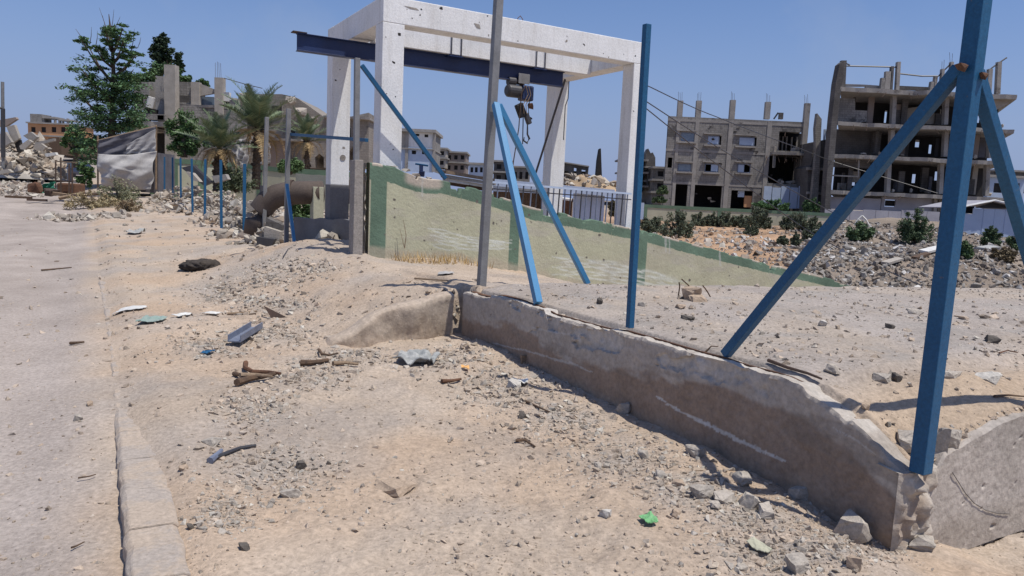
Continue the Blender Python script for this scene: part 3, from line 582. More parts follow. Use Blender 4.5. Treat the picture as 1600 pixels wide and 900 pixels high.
# receding row of short blue posts
row = [(381, 377, 385, 256, 'first and nearest'), (346, 366, 347, 250, 'second nearest'), (320, 355, 321, 249, 'third nearest'), (301, 338, 302, 248, 'fourth nearest'), (283, 330, 284, 247, 'fifth nearest'), (270, 321, 271, 246, 'sixth nearest'), (257, 313, 258, 245, 'seventh nearest'), (246, 305, 247, 244, 'second farthest'), (238, 303, 239, 244, 'farthest')]
rowm = None
for (bx, by, tx, ty, w) in row:
    q = on_t(bx, by, 3.62); top = at(tx, ty, q[1]); zb = float(zt(q[0], q[1])) - .12
    if rowm is None:
        h0 = top[2] - zb; b = MB(); b.beam([q[0], q[1], zb], [q[0], q[1], zb + h0], .075, .075, B_); rowm = b.build('short_fence_post', M['blue'])
        o = rowm
    else:
        o = rowm.copy(); COL.objects.link(o)
    o.location = (q[0], q[1], zb); o.scale = (1, 1, (top[2] - zb) / h0)
    o.rotation_euler = (random.uniform(-.012, .012), random.uniform(-.012, .012), 0)
    tag(o, w + ' short blue post in the row receding along the sand', 'fence post', 'row of short blue posts')

# ------------------------------------------------------------------ green and cream painted wall
SW = 11.05; WT = .18
prof = [(578, 255), (590, 256), (602, 259), (618, 262), (632, 270), (650, 276), (668, 280), (690, 281), (720, 289), (760, 300), (800, 313), (830, 324), (880, 334), (940, 346), (1010, 362), (1100, 386), (1200, 412), (1280, 431), (1340, 448), (1420, 470), (1500, 500)]
pr = np.array([on_s(a, b, SW) for a, b in prof]); gt0 = np.array([to_st(p[0], p[1])[1] for p in pr]); gz0 = pr[:, 2]
tl = np.linspace(gt0[0], 17.5, 900); top0 = np.interp(tl, gt0, gz0); top = top0 + .012 * fbm(tl, tl * 0, 5, 3, 3) - .035 * smooth(fbm(tl, tl * 0, 1.3, 3, 7), .1, .3) - .05 * smooth(fbm(tl, tl * 0, 5.5, 4, 17), .30, .36) - .10 * smooth(fbm(tl, tl * 0, 2.1, 4, 27), .40, .44)
bot = np.interp(tl, [3.5, 5.2, 6.5, 7, 9, 12, 16, 25], [.6, .45, .2, .05, -.4, -.8, -1.1, -1.2])
nf = 120; rows = []
for k in range(nf):
    z = bot + (top - bot) * k / (nf - 1); rows.append(np.stack([SW - .006 * fbm(tl, z, 3, 3, 5) - .003 * fbm(tl, z, 30, 2, 6), tl, z], -1))
for ds, dzv in ((.02, .004), (.09, .008), (.16, 0)): rows.append(np.stack([np.full(900, SW + ds), tl, top + dzv + .014 * fbm(tl, tl * 0 + ds * 20, 9, 3, 8)], -1))
rows.append(np.stack([np.full(900, SW + WT), tl, bot], -1))
G = np.stack(rows, 0); V = np.stack([G[..., 0] * A[0] + G[..., 1] * B[0], G[..., 0] * A[1] + G[..., 1] * B[1], G[..., 2]], -1).reshape(-1, 3)
gt = G[..., 1].ravel(); gz = G[..., 2].ravel(); tp0 = np.interp(gt, gt0, gz0)
cream = np.array([.46, .45, .315]); green = np.array([.125, .19, .135])
c = np.tile(cream, (len(V), 1)); c = lerp(c, np.array([.41, .385, .285]), np.clip(fbm(gt, gz, .9, 4, 31) * 1.5 + .2, 0, .9)); c = lerp(c, np.array([.44, .41, .33]), np.clip(fbm(gt * .7, gz * 3, 2.4, 4, 33) * 2 - .2, 0, .7))
gx, gy, _ = proj(V)
band = np.interp(gt, [gt0[0], 5.2, 7, 10, 17], [.25, .22, .21, .20, .18])
gm = (tp0 - gz < band + .012 * fbm(gt, gz, 8, 2, 5))
tA = [to_st(*on_s(a, 350, SW)[:2])[1] for a in (578, 603, 797, 813, 996, 1013, 1318, 1330)]
for k in range(4): gm |= (gt > tA[2 * k]) & (gt < tA[2 * k + 1])
gcol = green * (1 + .35 * np.clip(fbm(gt, gz, 2, 4, 36), -.8, .8))[:, None]
c = np.where(gm[:, None], gcol, c)
# plaster knocked off along the top
chip = smooth(tp0 - gz, .19, .10) * smooth(gx, 628, 640) * (1 - smooth(gx, 684, 696)) * (fbm(gt, gz, 4, 3, 44) > -.3) + smooth(tp0 - gz, .04, .02) * (fbm(gt, gz * 0, 3, 3, 45) > .02)
chip = np.clip(chip, 0, 1); c = lerp(c, np.array([.46, .40, .33]), chip)
for k in range(60):                                    # small shell marks
    a, b_ = random.uniform(4, 14), random.random(); zz = np.interp(a, gt0, gz0) - .1 - 1.2 * b_; r = random.uniform(.008, .028)
    m = ((gt - a) ** 2 + (gz - zz) ** 2) < r * r; c[m] = np.array([.13, .115, .10])
def smear(xs, ys, w, op, cc=(.62, .64, .58)):
    global c
    yy = np.interp(gx, xs, ys) + 1.6 * np.sin(gx * .11 + ys[0]) + 2.5 * fbm(gx * .02, gx * 0, 1, 2, ys[0]); m = (gx > xs[0]) & (gx < xs[-1])
    c = lerp(c, np.array(cc), np.where(m, np.clip(1.25 - np.abs(gy - yy) / w, 0, 1) * op * np.clip(.8 + 1.3 * fbm(gx * .12, gy * .5, 1, 3, 2), 0, 1), 0))
for k in range(9): smear((668 + 6 * k % 20, 700, 745, 800 - 5 * (k % 4)), (356 + 3.5 * k, 362 + 3.4 * k, 372 + 2.4 * k, 376 + 1.5 * k), 1.2, .8)
for k in range(9): smear((862 + 7 * (k % 4), 920, 985, 1075 - 14 * (k % 3)), (401 + 3.6 * k, 408 + 3.6 * k, 418 + 3.2 * k, 441 + 2 * k), 1.4, .7)
smear((890, 960, 1040), (402, 412, 430), 3, .5); smear((930, 1000, 1060), (418, 426, 438), 4, .35)
for xx in (1040, 1046, 1125, 660): 
    m = (np.abs(gx - xx - 1.5 * fbm(gx, gy * .1, 1, 2, 3)) < 1.4) & (tp0 - gz < .3); c[m] = c[m] * .5 + np.array([.5, .5, .46]) * .5
c = lerp(c, np.array([.45, .38, .29]), smooth(zt(V[:, 0], V[:, 1], False) * 0 + np.interp(gt, [3.5, 5.2, 6.5, 7, 9], [.72, .61, .39, .27, -.2]) + .12 + .1 * fbm(gt, gz, 3, 3, 2) - gz, -.05, .05) * .6)
M['pwall'] = mat('painted_render', (1.05, 1.05, 1.05), (.9, .9, .9), 2.2, .9, .35, 40, fine=.14, attr=True)
pw = empty('painted_wall', st(SW, 6, .3), 'cream rendered wall with green bands and chipped sloping top below the white frame', 'wall')
mesh_obj('wall_body', V, grid_faces(*G.shape[:2])[:, ::-1], M['pwall'], pw, np.clip(c, .03, .85), smooth_=True)
m = MB(); n = 26
for k in range(n):
    pass
Vv = []
for k in range(n):
    z = .45 + (top[0] - .45) * k / (n - 1)
    for q in range(5):
        p = st(SW - .01 + (WT + .03) * q / 4, gt0[0] - .05 - .05 * abs(vnoise(np.array(k * .8), np.array(q * 1.7), 3)), z); Vv.append(p + RNG.normal(0, .012, 3))
m.add(Vv, grid_faces(n, 5).tolist()); m.build('broken_end', M['pale_concrete'], pw)
m = MB(); m.beam(st(SW + .02, gt0[0] - .19, .45), st(SW + .02, gt0[0] - .19, 2.14), .15, .2, B_, j=.006); m.build('end_pillar', M['concrete'], pw, bevel=.008)
# broken lumps of coping
for k, (a, b_) in enumerate(((612, 261), (632, 266), (650, 273), (668, 279), (590, 256))):
    q = on_s(a, b_, SW + .08); V0, F0 = TPL[k]; m = MB(); m.add(q + V0 * np.array([.09, .06, .05]) * random.uniform(.7, 1.2), F0.tolist()); m.build('coping_lump', M['pale_concrete'], pw)

# ------------------------------------------------------------------ white concrete hoist frame
tL, tR, sF, sB, sM = 4.2, 9.14, 11.48, 14.2, 12.85; ZT, ZBm = 4.69, 4.29; cw = .36; cd = .33
fr = empty('hoist_frame', st(12.8, 6.7, .2), 'white painted concrete frame of four columns and roof beams, pitted by shrapnel', 'frame')
def sbox(name, s0, s1, t0, t1, z0, z1, m, parent, bevel=.012, j=0):
    V = []
    for z in (z0, z1):
        for (s, t) in ((s0, t0), (s0, t1), (s1, t1), (s1, t0)): V.append(st(s, t, z) + (RNG.normal(0, j, 3) if j else 0))
    return mesh_obj(name, V, BOXF, m, parent, bevel=bevel)
for (s, t, zb) in ((sF, tL, .2), (sF, tR, -.3), (sB, tR, -.3)):
    sbox('column', s - cd / 2, s + cd / 2, t - cw / 2, t + cw / 2, zb, ZBm, M['white_paint'], fr, .01)
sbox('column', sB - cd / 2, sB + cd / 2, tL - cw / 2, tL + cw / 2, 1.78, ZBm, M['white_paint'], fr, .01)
sbox('lower_column', sB - cd / 2 - .006, sB + cd / 2 + .006, tL - cw / 2 - .006, tL + cw / 2 + .006, .3, 1.78, M['dark_grey'], fr, .01)  # lower part of the rear left column, built in a darker grey
for s in (sF, sB): sbox('beam', s - cd / 2, s + cd / 2, tL - cw / 2, tR + cw / 2, ZBm + .002, ZT, M['white_paint'], fr, .012)
sbox('beam', sM - .14, sM + .14, tL + cw / 2, tR - cw / 2, ZBm - .05, ZT + .02, M['white_paint'], fr, .008)
for t in (tL, tR):
    sbox('side_beam', sF + cd / 2, sM - .14, t - cw / 2 + .004, t + cw / 2 - .004, ZBm + .004, ZT - .003, M['white_paint'], fr, .008)
    sbox('side_beam', sM - .14, sB - cd / 2, t - cw / 2 + .004, t + cw / 2 - .004, ZBm + .004, ZT - .003, M['white_paint'], fr, .008)
# spalled shell marks with exposed concrete
for k in range(34):
    f = random.random()
    if f < .45: q = st(sF - cd / 2 - .001, random.uniform(tL, tR), random.uniform(ZBm + .03, ZT - .03))
    elif f < .65: q = st(sF - cd / 2 - .001, tL + random.uniform(-.15, .15), random.uniform(2.2, 4.2))
    elif f < .85: q = st(sF - cd / 2 - .001, tR + random.uniform(-.15, .15), random.uniform(1.2, 4.2))
    else: q = st(sB - cd / 2 - .001, tL + random.uniform(-.15, .15), random.uniform(2, 4.1))
    r = random.choice((.012, .016, .02, .03)); m = MB(); V0, F0 = TPL[k % 16]
    m.add(q + np.stack([V0[:, 0] * r * B[0] + V0[:, 2] * .004 * A[0], V0[:, 0] * r * B[1] + V0[:, 2] * .004 * A[1], V0[:, 1] * r], -1), F0.tolist()); m.build('shell_mark', M['soot_shade'] if k % 3 else M['concrete'], fr)
q = st(sF - cd / 2 - .001, 5.63, 4.46); m = MB(); V0, F0 = TPL[5]; m.add(q + np.stack([V0[:, 0] * .08 * B[0] + V0[:, 2] * .006 * A[0], V0[:, 0] * .08 * B[1] + V0[:, 2] * .006 * A[1], V0[:, 1] * .055], -1), F0.tolist()); m.build('shell_mark', M['concrete'], fr)
q = st(sF - cd / 2 - .001, 4.45, 4.56); m = MB(); m.add(q + np.stack([V0[:, 0] * .16 * B[0] + V0[:, 2] * .006 * A[0], V0[:, 0] * .16 * B[1] + V0[:, 2] * .006 * A[1], V0[:, 1] * .025], -1), F0.tolist()); m.build('shell_mark', M['concrete'], fr)
m = MB(); m.tube([st(sF, 6.5, 4.66), st(sF, 6.5, 4.75), st(sF, 6.55, 4.80), st(sF, 6.60, 4.75), st(sF, 6.60, 4.66)], .007, 6); m.build('lifting_eye', M['rust'], fr)
q = at(528, 243, 14.0); m = MB(); m.tube([st(sB - cd / 2 - .012, 4.25, 2.3), st(sB - cd / 2 + .01, 4.25, 2.3)], .055, 12); m.build('pipe_sleeve', M['concrete'], fr)

# monorail beam
mr = empty('monorail_beam', st(sM, 6, 4.0), 'long dark navy steel I-beam slung under the white frame, overhanging at left', 'steel beam')
t0, t1 = 3.08, 8.38; zt0 = ZBm - .055
m = MB()
def sb(m, s0, s1, ta, tb, z0, z1):
    V = []
    for z in (z0, z1):
        for (s, t) in ((s0, ta), (s0, tb), (s1, tb), (s1, ta)): V.append(st(s, t, z))
    m.add(V, BOXF)
sb(m, sM - .07, sM + .07, t0, t1, zt0 - .014, zt0); m.build('top_flange', M['navy'], mr, bevel=.003)
m = MB(); sb(m, sM - .07, sM + .07, t0, t1, zt0 - .29, zt0 - .276); m.build('bottom_flange', M['navy'], mr, bevel=.003)
m = MB(); sb(m, sM - .006, sM + .006, t0, t1, zt0 - .276, zt0 - .014); m.build('web', M['navy'], mr)
m = MB(); sb(m, sM - .085, sM + .085, t0 - .08, t0 + .15, zt0 + .002, zt0 + .016); m.build('end_plate', M['rust_dark'], mr)
for tc in (5.93, 7.75):
    for dt in (-.10, .10):
        m = MB(); lo, hi = zt0 - .03, ZT + .05
        pts = [st(sM - .16, tc + dt, lo), st(sM - .16, tc + dt, hi), st(sM + .16, tc + dt, hi), st(sM + .16, tc + dt, lo)]
        m.tube(pts, .011, 6); m.build('hanger_rod', M['dark_steel'], mr)
    m = MB(); sb(m, sM - .17, sM + .17, tc - .14, tc + .14, zt0 - .034, zt0 - .016); m.build('hanger_plate', M['navy'], mr)

# chain hoist
hx = 7.42; zb = zt0 - .29
ho = empty('chain_hoist', st(sM, hx, zb), 'electric chain hoist with tangled cables hanging from the navy beam', 'hoist')
m = MB()
for ds in (-.095, .095): sb(m, sM + ds - .008, sM + ds + .008, hx - .12, hx + .13, zb - .05, zb + .14)
m.build('trolley_plate', M['galv'], ho, bevel=.004)
for dt in (-.06, .07):
    for ds in (-.055, .055):
        m = MB(); q = st(sM + ds - .018, hx + dt, zb + .055); m.tube([q, q + np.array([A[0], A[1], 0]) * .036], .045, 12); m.build('wheel', M['dark_steel'], ho)
m = MB(); m.tube([st(sM, hx - .30, zb - .02), st(sM, hx - .14, zb - .02)], [.085, .085], 14); m.build('travel_motor', M['dark_steel'], ho, bevel=.01)
m = MB(); m.tube([st(sM - .02, hx - .34, zb - .20), st(sM - .02, hx - .30, zb - .20), st(sM - .02, hx - .04, zb - .20)], [.09, .125, .125], 16); m.build('hoist_motor', M['dark_steel'], ho, bevel=.012)
m = MB(); sb(m, sM - .11, sM + .10, hx - .02, hx + .24, zb - .36, zb - .07); m.build('gearbox', M['navy'], ho, bevel=.03)
m = MB(); m.beam(st(sM, hx, zb + .02), st(sM, hx, zb - .1), .06, .05); m.build('suspension_bracket', M['rust_dark'], ho)
m = MB(); m.beam(st(sM - .08, hx - .09, zb - .44), st(sM - .08, hx + .03, zb - .68), .17, .10, B_); m.build('chain_bag', M['black'], ho, bevel=.02)
m = MB(); V0, F0 = TPL[2]; m.add(st(sM - .05, hx + .20, zb - .45) + V0 * [.07, .07, .09], F0.tolist()); m.build('limit_switch', M['rust'], ho)
m = MB(); m.beam(st(sM - .05, hx + .1, zb - .60), st(sM - .05, hx + .2, zb - .80), .10, .09, B_); m.build('pulley_block', M['dark_steel'], ho, bevel=.02)
m = MB(); m.tube([st(sM - .05, hx + .23, zb - .68), st(sM - .05, hx + .20, zb - .72), st(sM - .05, hx + .20, zb - .78)], .035, 8); m.build('pulley', M['dark_steel'], ho)
hk = [st(sM - .04, hx + .16, zb - .80), st(sM - .04, hx + .17, zb - 1.0), st(sM - .04, hx + .22, zb - 1.08), st(sM - .04, hx + .17, zb - 1.17), st(sM - .04, hx + .09, zb - 1.13), st(sM - .04, hx + .10, zb - 1.06)]
m = MB(); m.tube(hk, [.012, .018, .022, .024, .018, .008], 8); m.build('hook', M['dark_steel'], ho)
m = MB(); m.tube([st(sM - .04, hx + .05, zb - .5), st(sM - .04, hx + .07, zb - 1.2)], .012, 6); m.build('chain', M['dark_steel'], ho)
cb = [(0, .02, -.1), (.0, -.06, -.22), (.0, -.08, -.5), (0, -.09, -.9), (0, -.17, -1.5), (0, -.26, -2.2), (0, -.3, -2.75)]
m = MB(); m.tube([st(sM - .14 + a, hx + b_, zb + c_) for a, b_, c_ in cb], .012, 6); m.build('pendant_cable', M['rust_dark'], ho)
for off in (.03, .09, .14):
    m = MB(); m.tube([st(sM - .13, hx + off, zb - .08), st(sM - .15, hx + off + .05, zb - .25), st(sM - .15, hx + off - .05, zb - .45), st(sM - .14, hx + off - .02, zb - .62)], .008, 6); m.build('power_cable', M['wood'] if off < .1 else M['black'], ho)
# leaning bar and a loose wire at the right side beam
m = MB(); m.beam(at(883, 124, 15.5), at(836, 274, 16.6), .035, .03, B_); tag(m.build('leaning_steel_bar', M['dark_steel']), 'dark steel bar leaning from the right roof beam past the rear column', 'steel bar')
m = MB(); q = at(889, 127, 15.7); m.tube([q, q + [.0, 0, -.35], q + [-.05, 0, -.5], q + [-.05, 0, -1.2]], .010, 5); tag(m.build('hanging_wire', M['dark_steel']), 'short loose wire hanging from the right roof beam of the white frame', 'wire')

# ------------------------------------------------------------------ railing on the painted wall
rl = empty('railing', st(SW + .1, 8, 1), 'blue-grey steel railing with upright bars along the painted wall top', 'railing')
def top_at(t): return float(np.interp(t, tl, top))
ta = to_st(*on_s(762, 300, SW + .1)[:2])[1]; tb = tR - cw / 2 - .01
za, zb_ = 1.93, 1.86
m = MB(); m.beam(st(SW + .1, ta, za), st(SW + .1, tb, zb_), .035, .035, [0, 0, 1.0]); m.build('top_rail', M['tarp_blue'], rl)
m = MB(); m.beam(st(SW + .1, ta, za - .11), st(SW + .1, tb, zb_ - .11), .02, .025, [0, 0, 1.0]); m.build('middle_rail', M['dark_steel'], rl)
k = 0; t = ta + .02
while t < tb:
    zt_t = za + (zb_ - za) * (t - ta) / (tb - ta); m = MB(); m.beam(st(SW + .1, t + random.uniform(-.01, .01), zt_t - .02), st(SW + .1, t + random.uniform(-.02, .0), top_at(t) - .03), .018, .018); m.build('bar', M['grey_profile'] if k % 2 else M['dark_steel'], rl); t += .118 + (.05 if k < 5 else 0); k += 1
# planks and pipes stacked behind the wall
for k, (a, b_, c_, d_, mm, lab) in enumerate(((692, 268, 768, 281, 'wood', 'upper weathered plank'), (694, 275, 770, 287, 'pale_concrete', 'pale middle plank'), (697, 281, 765, 292, 'white_plastic', 'white painted lowest plank'))):
    m = MB(); m.beam(at(a, b_, 13.2 + .1 * k), at(c_, d_, 14.3 + .1 * k), .16, .055, [0, 1.0, 0]); tag(m.build('plank', M[mm]), lab + ' of the stack lying behind the painted wall', 'plank', 'planks behind the painted wall')
b = empty('plank_support', at(730, 330, 14.6), 'dark timber trestle holding the planks behind the painted wall', 'trestle')
for (a, c_) in ((700, 285), (735, 290), (765, 295)):
    m = MB(); m.beam(at(a, c_, 14.0), at(a, c_ + 45, 14.2), .07, .07); m.build('leg', M['rust_dark'], b)
m = MB(); m.beam(at(695, 283, 13.9), at(768, 295, 14.5), .08, .10); m.build('bearer', M['rust_dark'], b)
# blue rail piece and stand behind the wall
b = empty('pump_stand', at(658, 275, 15.0), 'small blue valve stand with flat handwheel behind the painted wall', 'valve')
m = MB(); m.beam(at(658, 272, 15), at(658, 258, 15), .06, .06); m.build('stem', M['navy'], b)
m = MB(); m.beam(at(649, 256, 15), at(669, 259, 15), .05, .03); m.build('handwheel', M['blue'], b)
m = MB(); m.beam(at(655, 271, 15), at(663, 272, 15), .12, .10); m.build('foot_block', M['navy'], b)

# ------------------------------------------------------------------ pipe yard behind the fence
pi = empty('pipe_elbow', at(450, 340, 17.3), 'large rust-stained pipe elbow bending down into the ground behind the posts', 'pipe')
el = [(503, 301), (470, 301), (450, 302), (432, 306), (418, 315), (408, 328), (402, 345), (399, 366)]
m = MB(); m.tube([at(a, b_, 17.3) for a, b_ in el], .27, 20); m.build('pipe_body', M['pipe'], pi, smooth_=True)
m = MB(); q = at(456, 301, 17.3); m.tube([q + [-.03, 0, 0], q + [.03, 0, 0]], .30, 20); m.build('flange', M['rust_dark'], pi)
m = MB(); m.beam(at(495, 292, 17.2), at(495, 350, 17.2), .24, .3, B_); tag(m.build('pipe_support', M['cream'], bevel=.01), 'yellowish concrete block standing under the big pipe end', 'pipe support')
m = MB(); m.tube([at(545, 300, 16.9), at(590, 302, 17.5)], .27, 18); tag(m.build('pipe', M['pipe'], smooth_=True), 'straight rusty pipe between the dark lower column and the wall end', 'pipe')
def lowwall(a, b_, c_, d_, d0, d1, h, th, m, lab, name='low_wall', cat='wall'):
    p = at(a, b_, d0); q = at(c_, d_, d1); mm = MB(); n = 12; V = []
    dirn = (q - p)[:2]; dirn /= np.linalg.norm(dirn); nn = np.array([-dirn[1], dirn[0], 0]) * th
    if nn[1] < 0: nn = -nn
    for k in range(n):
        r = p + (q - p) * k / (n - 1); jz = random.uniform(-.02, .02)
        V += [r + [0, 0, -h - .3], r + [0, 0, jz], r + nn + [0, 0, jz - .01], r + nn + [0, 0, -h - .3]]
    F_ = []
    for k in range(n - 1):
        for j in range(4): F_.append((4 * k + j, 4 * k + (j + 1) % 4, 4 * k + 4 + (j + 1) % 4, 4 * k + 4 + j))
    F_ += [(3, 2, 1, 0), (4 * n - 4, 4 * n - 3, 4 * n - 2, 4 * n - 1)]
    mm.add(V, F_); return tag(mm.build(name, m), lab, cat)
lowwall(459, 339, 556, 345, 15.2, 13.3, .35, .25, M['dark_grey'], 'low grey concrete upstand between the posts and the white frame')
lowwall(462, 270, 520, 276, 24, 23, .0, .1, M['cream'], 'pale capping slab on the low wall behind the big pipe')
# dark curved strip painted for the shade of a cut in the sand
V = []; n = 20
for k in range(n):
    a = k / (n - 1); q = at(488 + 58 * a, 377 + 10 * a + 4 * math.sin(a * 3), 12.9 - .9 * a + .35 * math.sin(a * 3.1)); q2 = at(488 + 58 * a + 2 * a, 404 - 14 * a ** 2 + 2 * math.sin(a * 3), 12.7 - .9 * a + .3 * math.sin(a * 3.1)); n_off = np.array([.02, .06, 0])
    V += [q2 + [0, 0, -.15], q, q + n_off, q2 + n_off + [0, 0, -.15]]
F_ = []
for k in range(n - 1):
    for j in range(4): F_.append((4 * k + j, 4 * k + (j + 1) % 4, 4 * k + 4 + (j + 1) % 4, 4 * k + 4 + j))
F_ += [(0, 1, 2, 3), (4 * n - 1, 4 * n - 2, 4 * n - 3, 4 * n - 4)]
m = MB(); m.add(V, F_); tag(m.build('sand_cut_shade', M['dark_block'], smooth_=False), 'dark curved strip put in for a shaded cut in the sand by the grey post', 'shade_strip')

# ------------------------------------------------------------------ debris lying about
def rock(px, py, w, h, label, mname='pale', tpl=0, rz=None, flat=1.0, name='concrete_chunk', cat='rubble', group=None, material=None, d=None, sink=.22):
    g = hit(px, py + h * .35) if d is None else at(px, py, d); sc = g[1] / F; bm = bmesh.new()
    if d is not None and d < 12: g[2] = float(zsurf(g[0], g[1]))
    bm.free(); rs = np.random.default_rng(int(px * 7 + py)); bm = bmesh.new()
    for cx_ in (-1, 1):
        for cy_ in (-1, 1):
            for cz_ in (-1, 1):
                q = np.array([cx_, cy_, cz_]) * rs.uniform(.25, 1, 3)
                bm.verts.new(q)
    for _ in range(9): q = rs.normal(size=3); bm.verts.new(q / np.linalg.norm(q) * rs.uniform(.85, 1.05))
    r_ = bmesh.ops.convex_hull(bm, input=bm.verts); bmesh.ops.delete(bm, geom=list({g_ for g_ in r_['geom_interior'] + r_['geom_unused'] if isinstance(g_, bmesh.types.BMVert)}), context='VERTS')
    bmesh.ops.triangulate(bm, faces=bm.faces); bmesh.ops.subdivide_edges(bm, edges=bm.edges, cuts=2, use_grid_fill=True); bmesh.ops.triangulate(bm, faces=bm.faces); bm.verts.index_update()
    V = np.array([v.co[:] for v in bm.verts]); Fc = [[v.index for v in f.verts] for f in bm.faces]; bm.free()
    V = V / np.abs(V).max(0); V += rs.normal(0, .035, V.shape)
    a = rs.uniform(0, 6) if rz is None else rz; ca, sa = math.cos(a), math.sin(a)
    S = np.array([w * sc / 2, w * sc / 2 * .75, h * sc / 2 * 1.05]); V = V * S
    V = np.stack([V[:, 0] * ca - V[:, 1] * sa, V[:, 0] * sa + V[:, 1] * ca, V[:, 2]], -1)
    V += g + [0, 0, h * sc * (.5 - sink)]
    colr = {'pale': (.47, .42, .36), 'grey': (.41, .37, .32), 'sand': (.43, .335, .25), 'white': (.55, .52, .47), 'dark': (.13, .115, .10)}[mname]
    return tag(mesh_obj(name, V, Fc, material or M['stone'], None, np.tile(colr, (len(V), 1))), label, cat, group)
RB = 'loose concrete chunks'
rock(1096, 769, 38, 24, 'flat-topped grey chunk, leftmost of the row at the shadow edge', 'grey', rz=.2, group=RB)
rock(1131, 779, 40, 20, 'flat pale chunk second from left in the row at the shadow edge', 'pale', rz=.5, group=RB)
rock(1116, 791, 24, 12, 'small chunk in front of the row at the shadow edge', 'pale', group=RB)
rock(1169, 784, 38, 30, 'tilted angular chunk third in the row at the shadow edge', 'pale', rz=2.2, group=RB)
rock(1197, 798, 34, 22, 'rightmost chunk of the row at the shadow edge', 'pale', group=RB)
rock(1332, 812, 60, 48, 'big broken chunk leaning against the retaining wall near its broken end', 'pale', rz=2.4, group=RB, d=3.66)
rock(1243, 882, 48, 34, 'large flat grey chunk in the gravel at the bottom edge', 'grey', rz=.3, group=RB)
rock(1332, 884, 26, 26, 'brownish chunk in the bottom gravel right of the large flat one', 'sand', group=RB)
rock(945, 805, 20, 14, 'pale greenish-white stone left of the green plastic scrap', 'white', group=RB)
rock(1033, 742, 22, 16, 'rounded grey stone in the gravel above the chunk row', 'grey', group=RB)
rock(1005, 712, 20, 15, 'grey stone beside the wall shadow in the middle gravel', 'grey', group=RB)
rock(936, 727, 20, 14, 'lone grey stone on sand left of the gravel strip', 'grey', group=RB)
rock(1060, 757, 22, 14, 'low grey-brown stone just left of the chunk row', 'sand', group=RB)
rock(1055, 803, 20, 16, 'sandy stone right of the green plastic scrap', 'sand', group=RB)
rock(615, 755, 62, 28, 'low sand-covered lump in the middle foreground', 'sand', group=RB, sink=.45)
rock(805, 600, 26, 14, 'bright white stone below the shaded wall', 'white', group=RB)
rock(815, 650, 16, 10, 'dark small stone on sand below the white stone', 'dark', group=RB)
rock(382, 856, 24, 12, 'dark flat stone on sand in the lower left', 'dark', group=RB)
rock(297, 826, 14, 12, 'small dark stone standing on sand by the kerb', 'dark', group=RB)
rock(122, 655, 16, 11, 'lone grey-brown stone on the dirt road', 'grey', group=RB)
rock(140, 632, 14, 10, 'smaller stone on the dirt road just above the lone one', 'sand', group=RB)
rock(286, 731, 18, 15, 'pinkish stone on sand right of the kerb', 'sand', group=RB)
rock(332, 690, 30, 13, 'grey lump with a flat top above the dark stick', 'grey', group=RB)
rock(470, 730, 20, 16, 'blackish stone at the right of the fine gravel patch', 'dark', group=RB)
rock(455, 770, 36, 18, 'flat grey chunk below the blackish stone', 'grey', group=RB)
rock(1300, 578, 26, 18, 'pale rough block on the platform by the brace shadow', 'pale', group=RB)
rock(1375, 590, 34, 14, 'angular grey piece on the platform left of the near blue post', 'grey', group=RB)
rock(1400, 590, 20, 16, 'dark stone touching the grey piece near the blue post', 'dark', group=RB)
rock(1545, 588, 44, 18, 'white lump on the platform right of the near blue post', 'white', group=RB)
rock(1480, 586, 40, 12, 'flat pale slab piece behind the near blue post', 'pale', group=RB)
rock(1430, 487, 26, 11, 'pale stone in the middle of the platform gravel', 'pale', group=RB)
rock(1284, 505, 14, 12, 'white small stone at the centre of the platform', 'white', group=RB)
rock(1390, 510, 16, 9, 'dark stone right of the white one on the platform', 'dark', group=RB)
rock(1062, 478, 24, 9, 'brownish stone in front of the earthy stump on the platform', 'sand', group=RB)
rock(1075, 496, 26, 8, 'flat dark stone on the platform below the earthy stump', 'dark', group=RB)
rock(937, 470, 13, 11, 'black stone on the platform left of the slim blue post', 'dark', group=RB)
rock(1003, 475, 14, 10, 'grey stone on the platform right of the slim blue post foot', 'grey', group=RB)
rock(1550, 530, 30, 14, 'dark clod at the right of the platform', 'dark', group=RB)
rock(1352, 640, 16, 18, 'small upright stone on the ledge left of the near blue post', 'sand', group=RB)
rock(1415, 690, 46, 40, 'broken wedge of concrete left of the near blue post foot', 'pale', rz=1.2, group=RB)
rock(1480, 700, 34, 34, 'crumbling lump right of the near blue post foot', 'grey', group=RB)
rock(1455, 790, 30, 50, 'ragged lump filling the joint between the two walls', 'grey', group=RB)
rock(1440, 850, 50, 26, 'low lump of concrete at the foot of the wall joint', 'grey', group=RB)
rock(975, 640, 26, 20, 'dark stone in the shade at the wall foot', 'grey', group=RB)
rock(1250, 770, 36, 30, 'stone in shade left of the big leaning chunk', 'grey', group=RB)
rock(1085, 705, 34, 20, 'shaded stone against the wall above the chunk row', 'grey', group=RB)
rock(1160, 745, 40, 22, 'shaded stone between the wall and the tilted chunk', 'grey', group=RB)
# earthy stump with roots on the platform
st_ = empty('earth_stump', hit(1083, 468), 'yellowish earthy palm stump with bent wires on the platform', 'stump')
o = rock(1080, 459, 42, 26, None, 'sand', name='root_ball', cat=None); 
for k in ('label', 'category'):
    if k in o: del o[k]
o.parent = st_; o.location = Vector(o.location) - Vector(st_.location)
o = rock(1090, 466, 30, 14, None, 'sand', name='clod', cat=None); o.parent = st_; o.location = Vector(o.location) - Vector(st_.location)
g0 = hit(1083, 468); k = g0[1] / F
for pts in (((1083, 455), (1075, 445), (1065, 436)), ((1098, 446), (1105, 455), (1110, 464)), ((1060, 462), (1062, 448), (1061, 441))):
    m = MB(); m.tube([at(a, b_, g0[1]) for a, b_ in pts], .007, 6); m.build('bent_wire', M['roots'], st_)

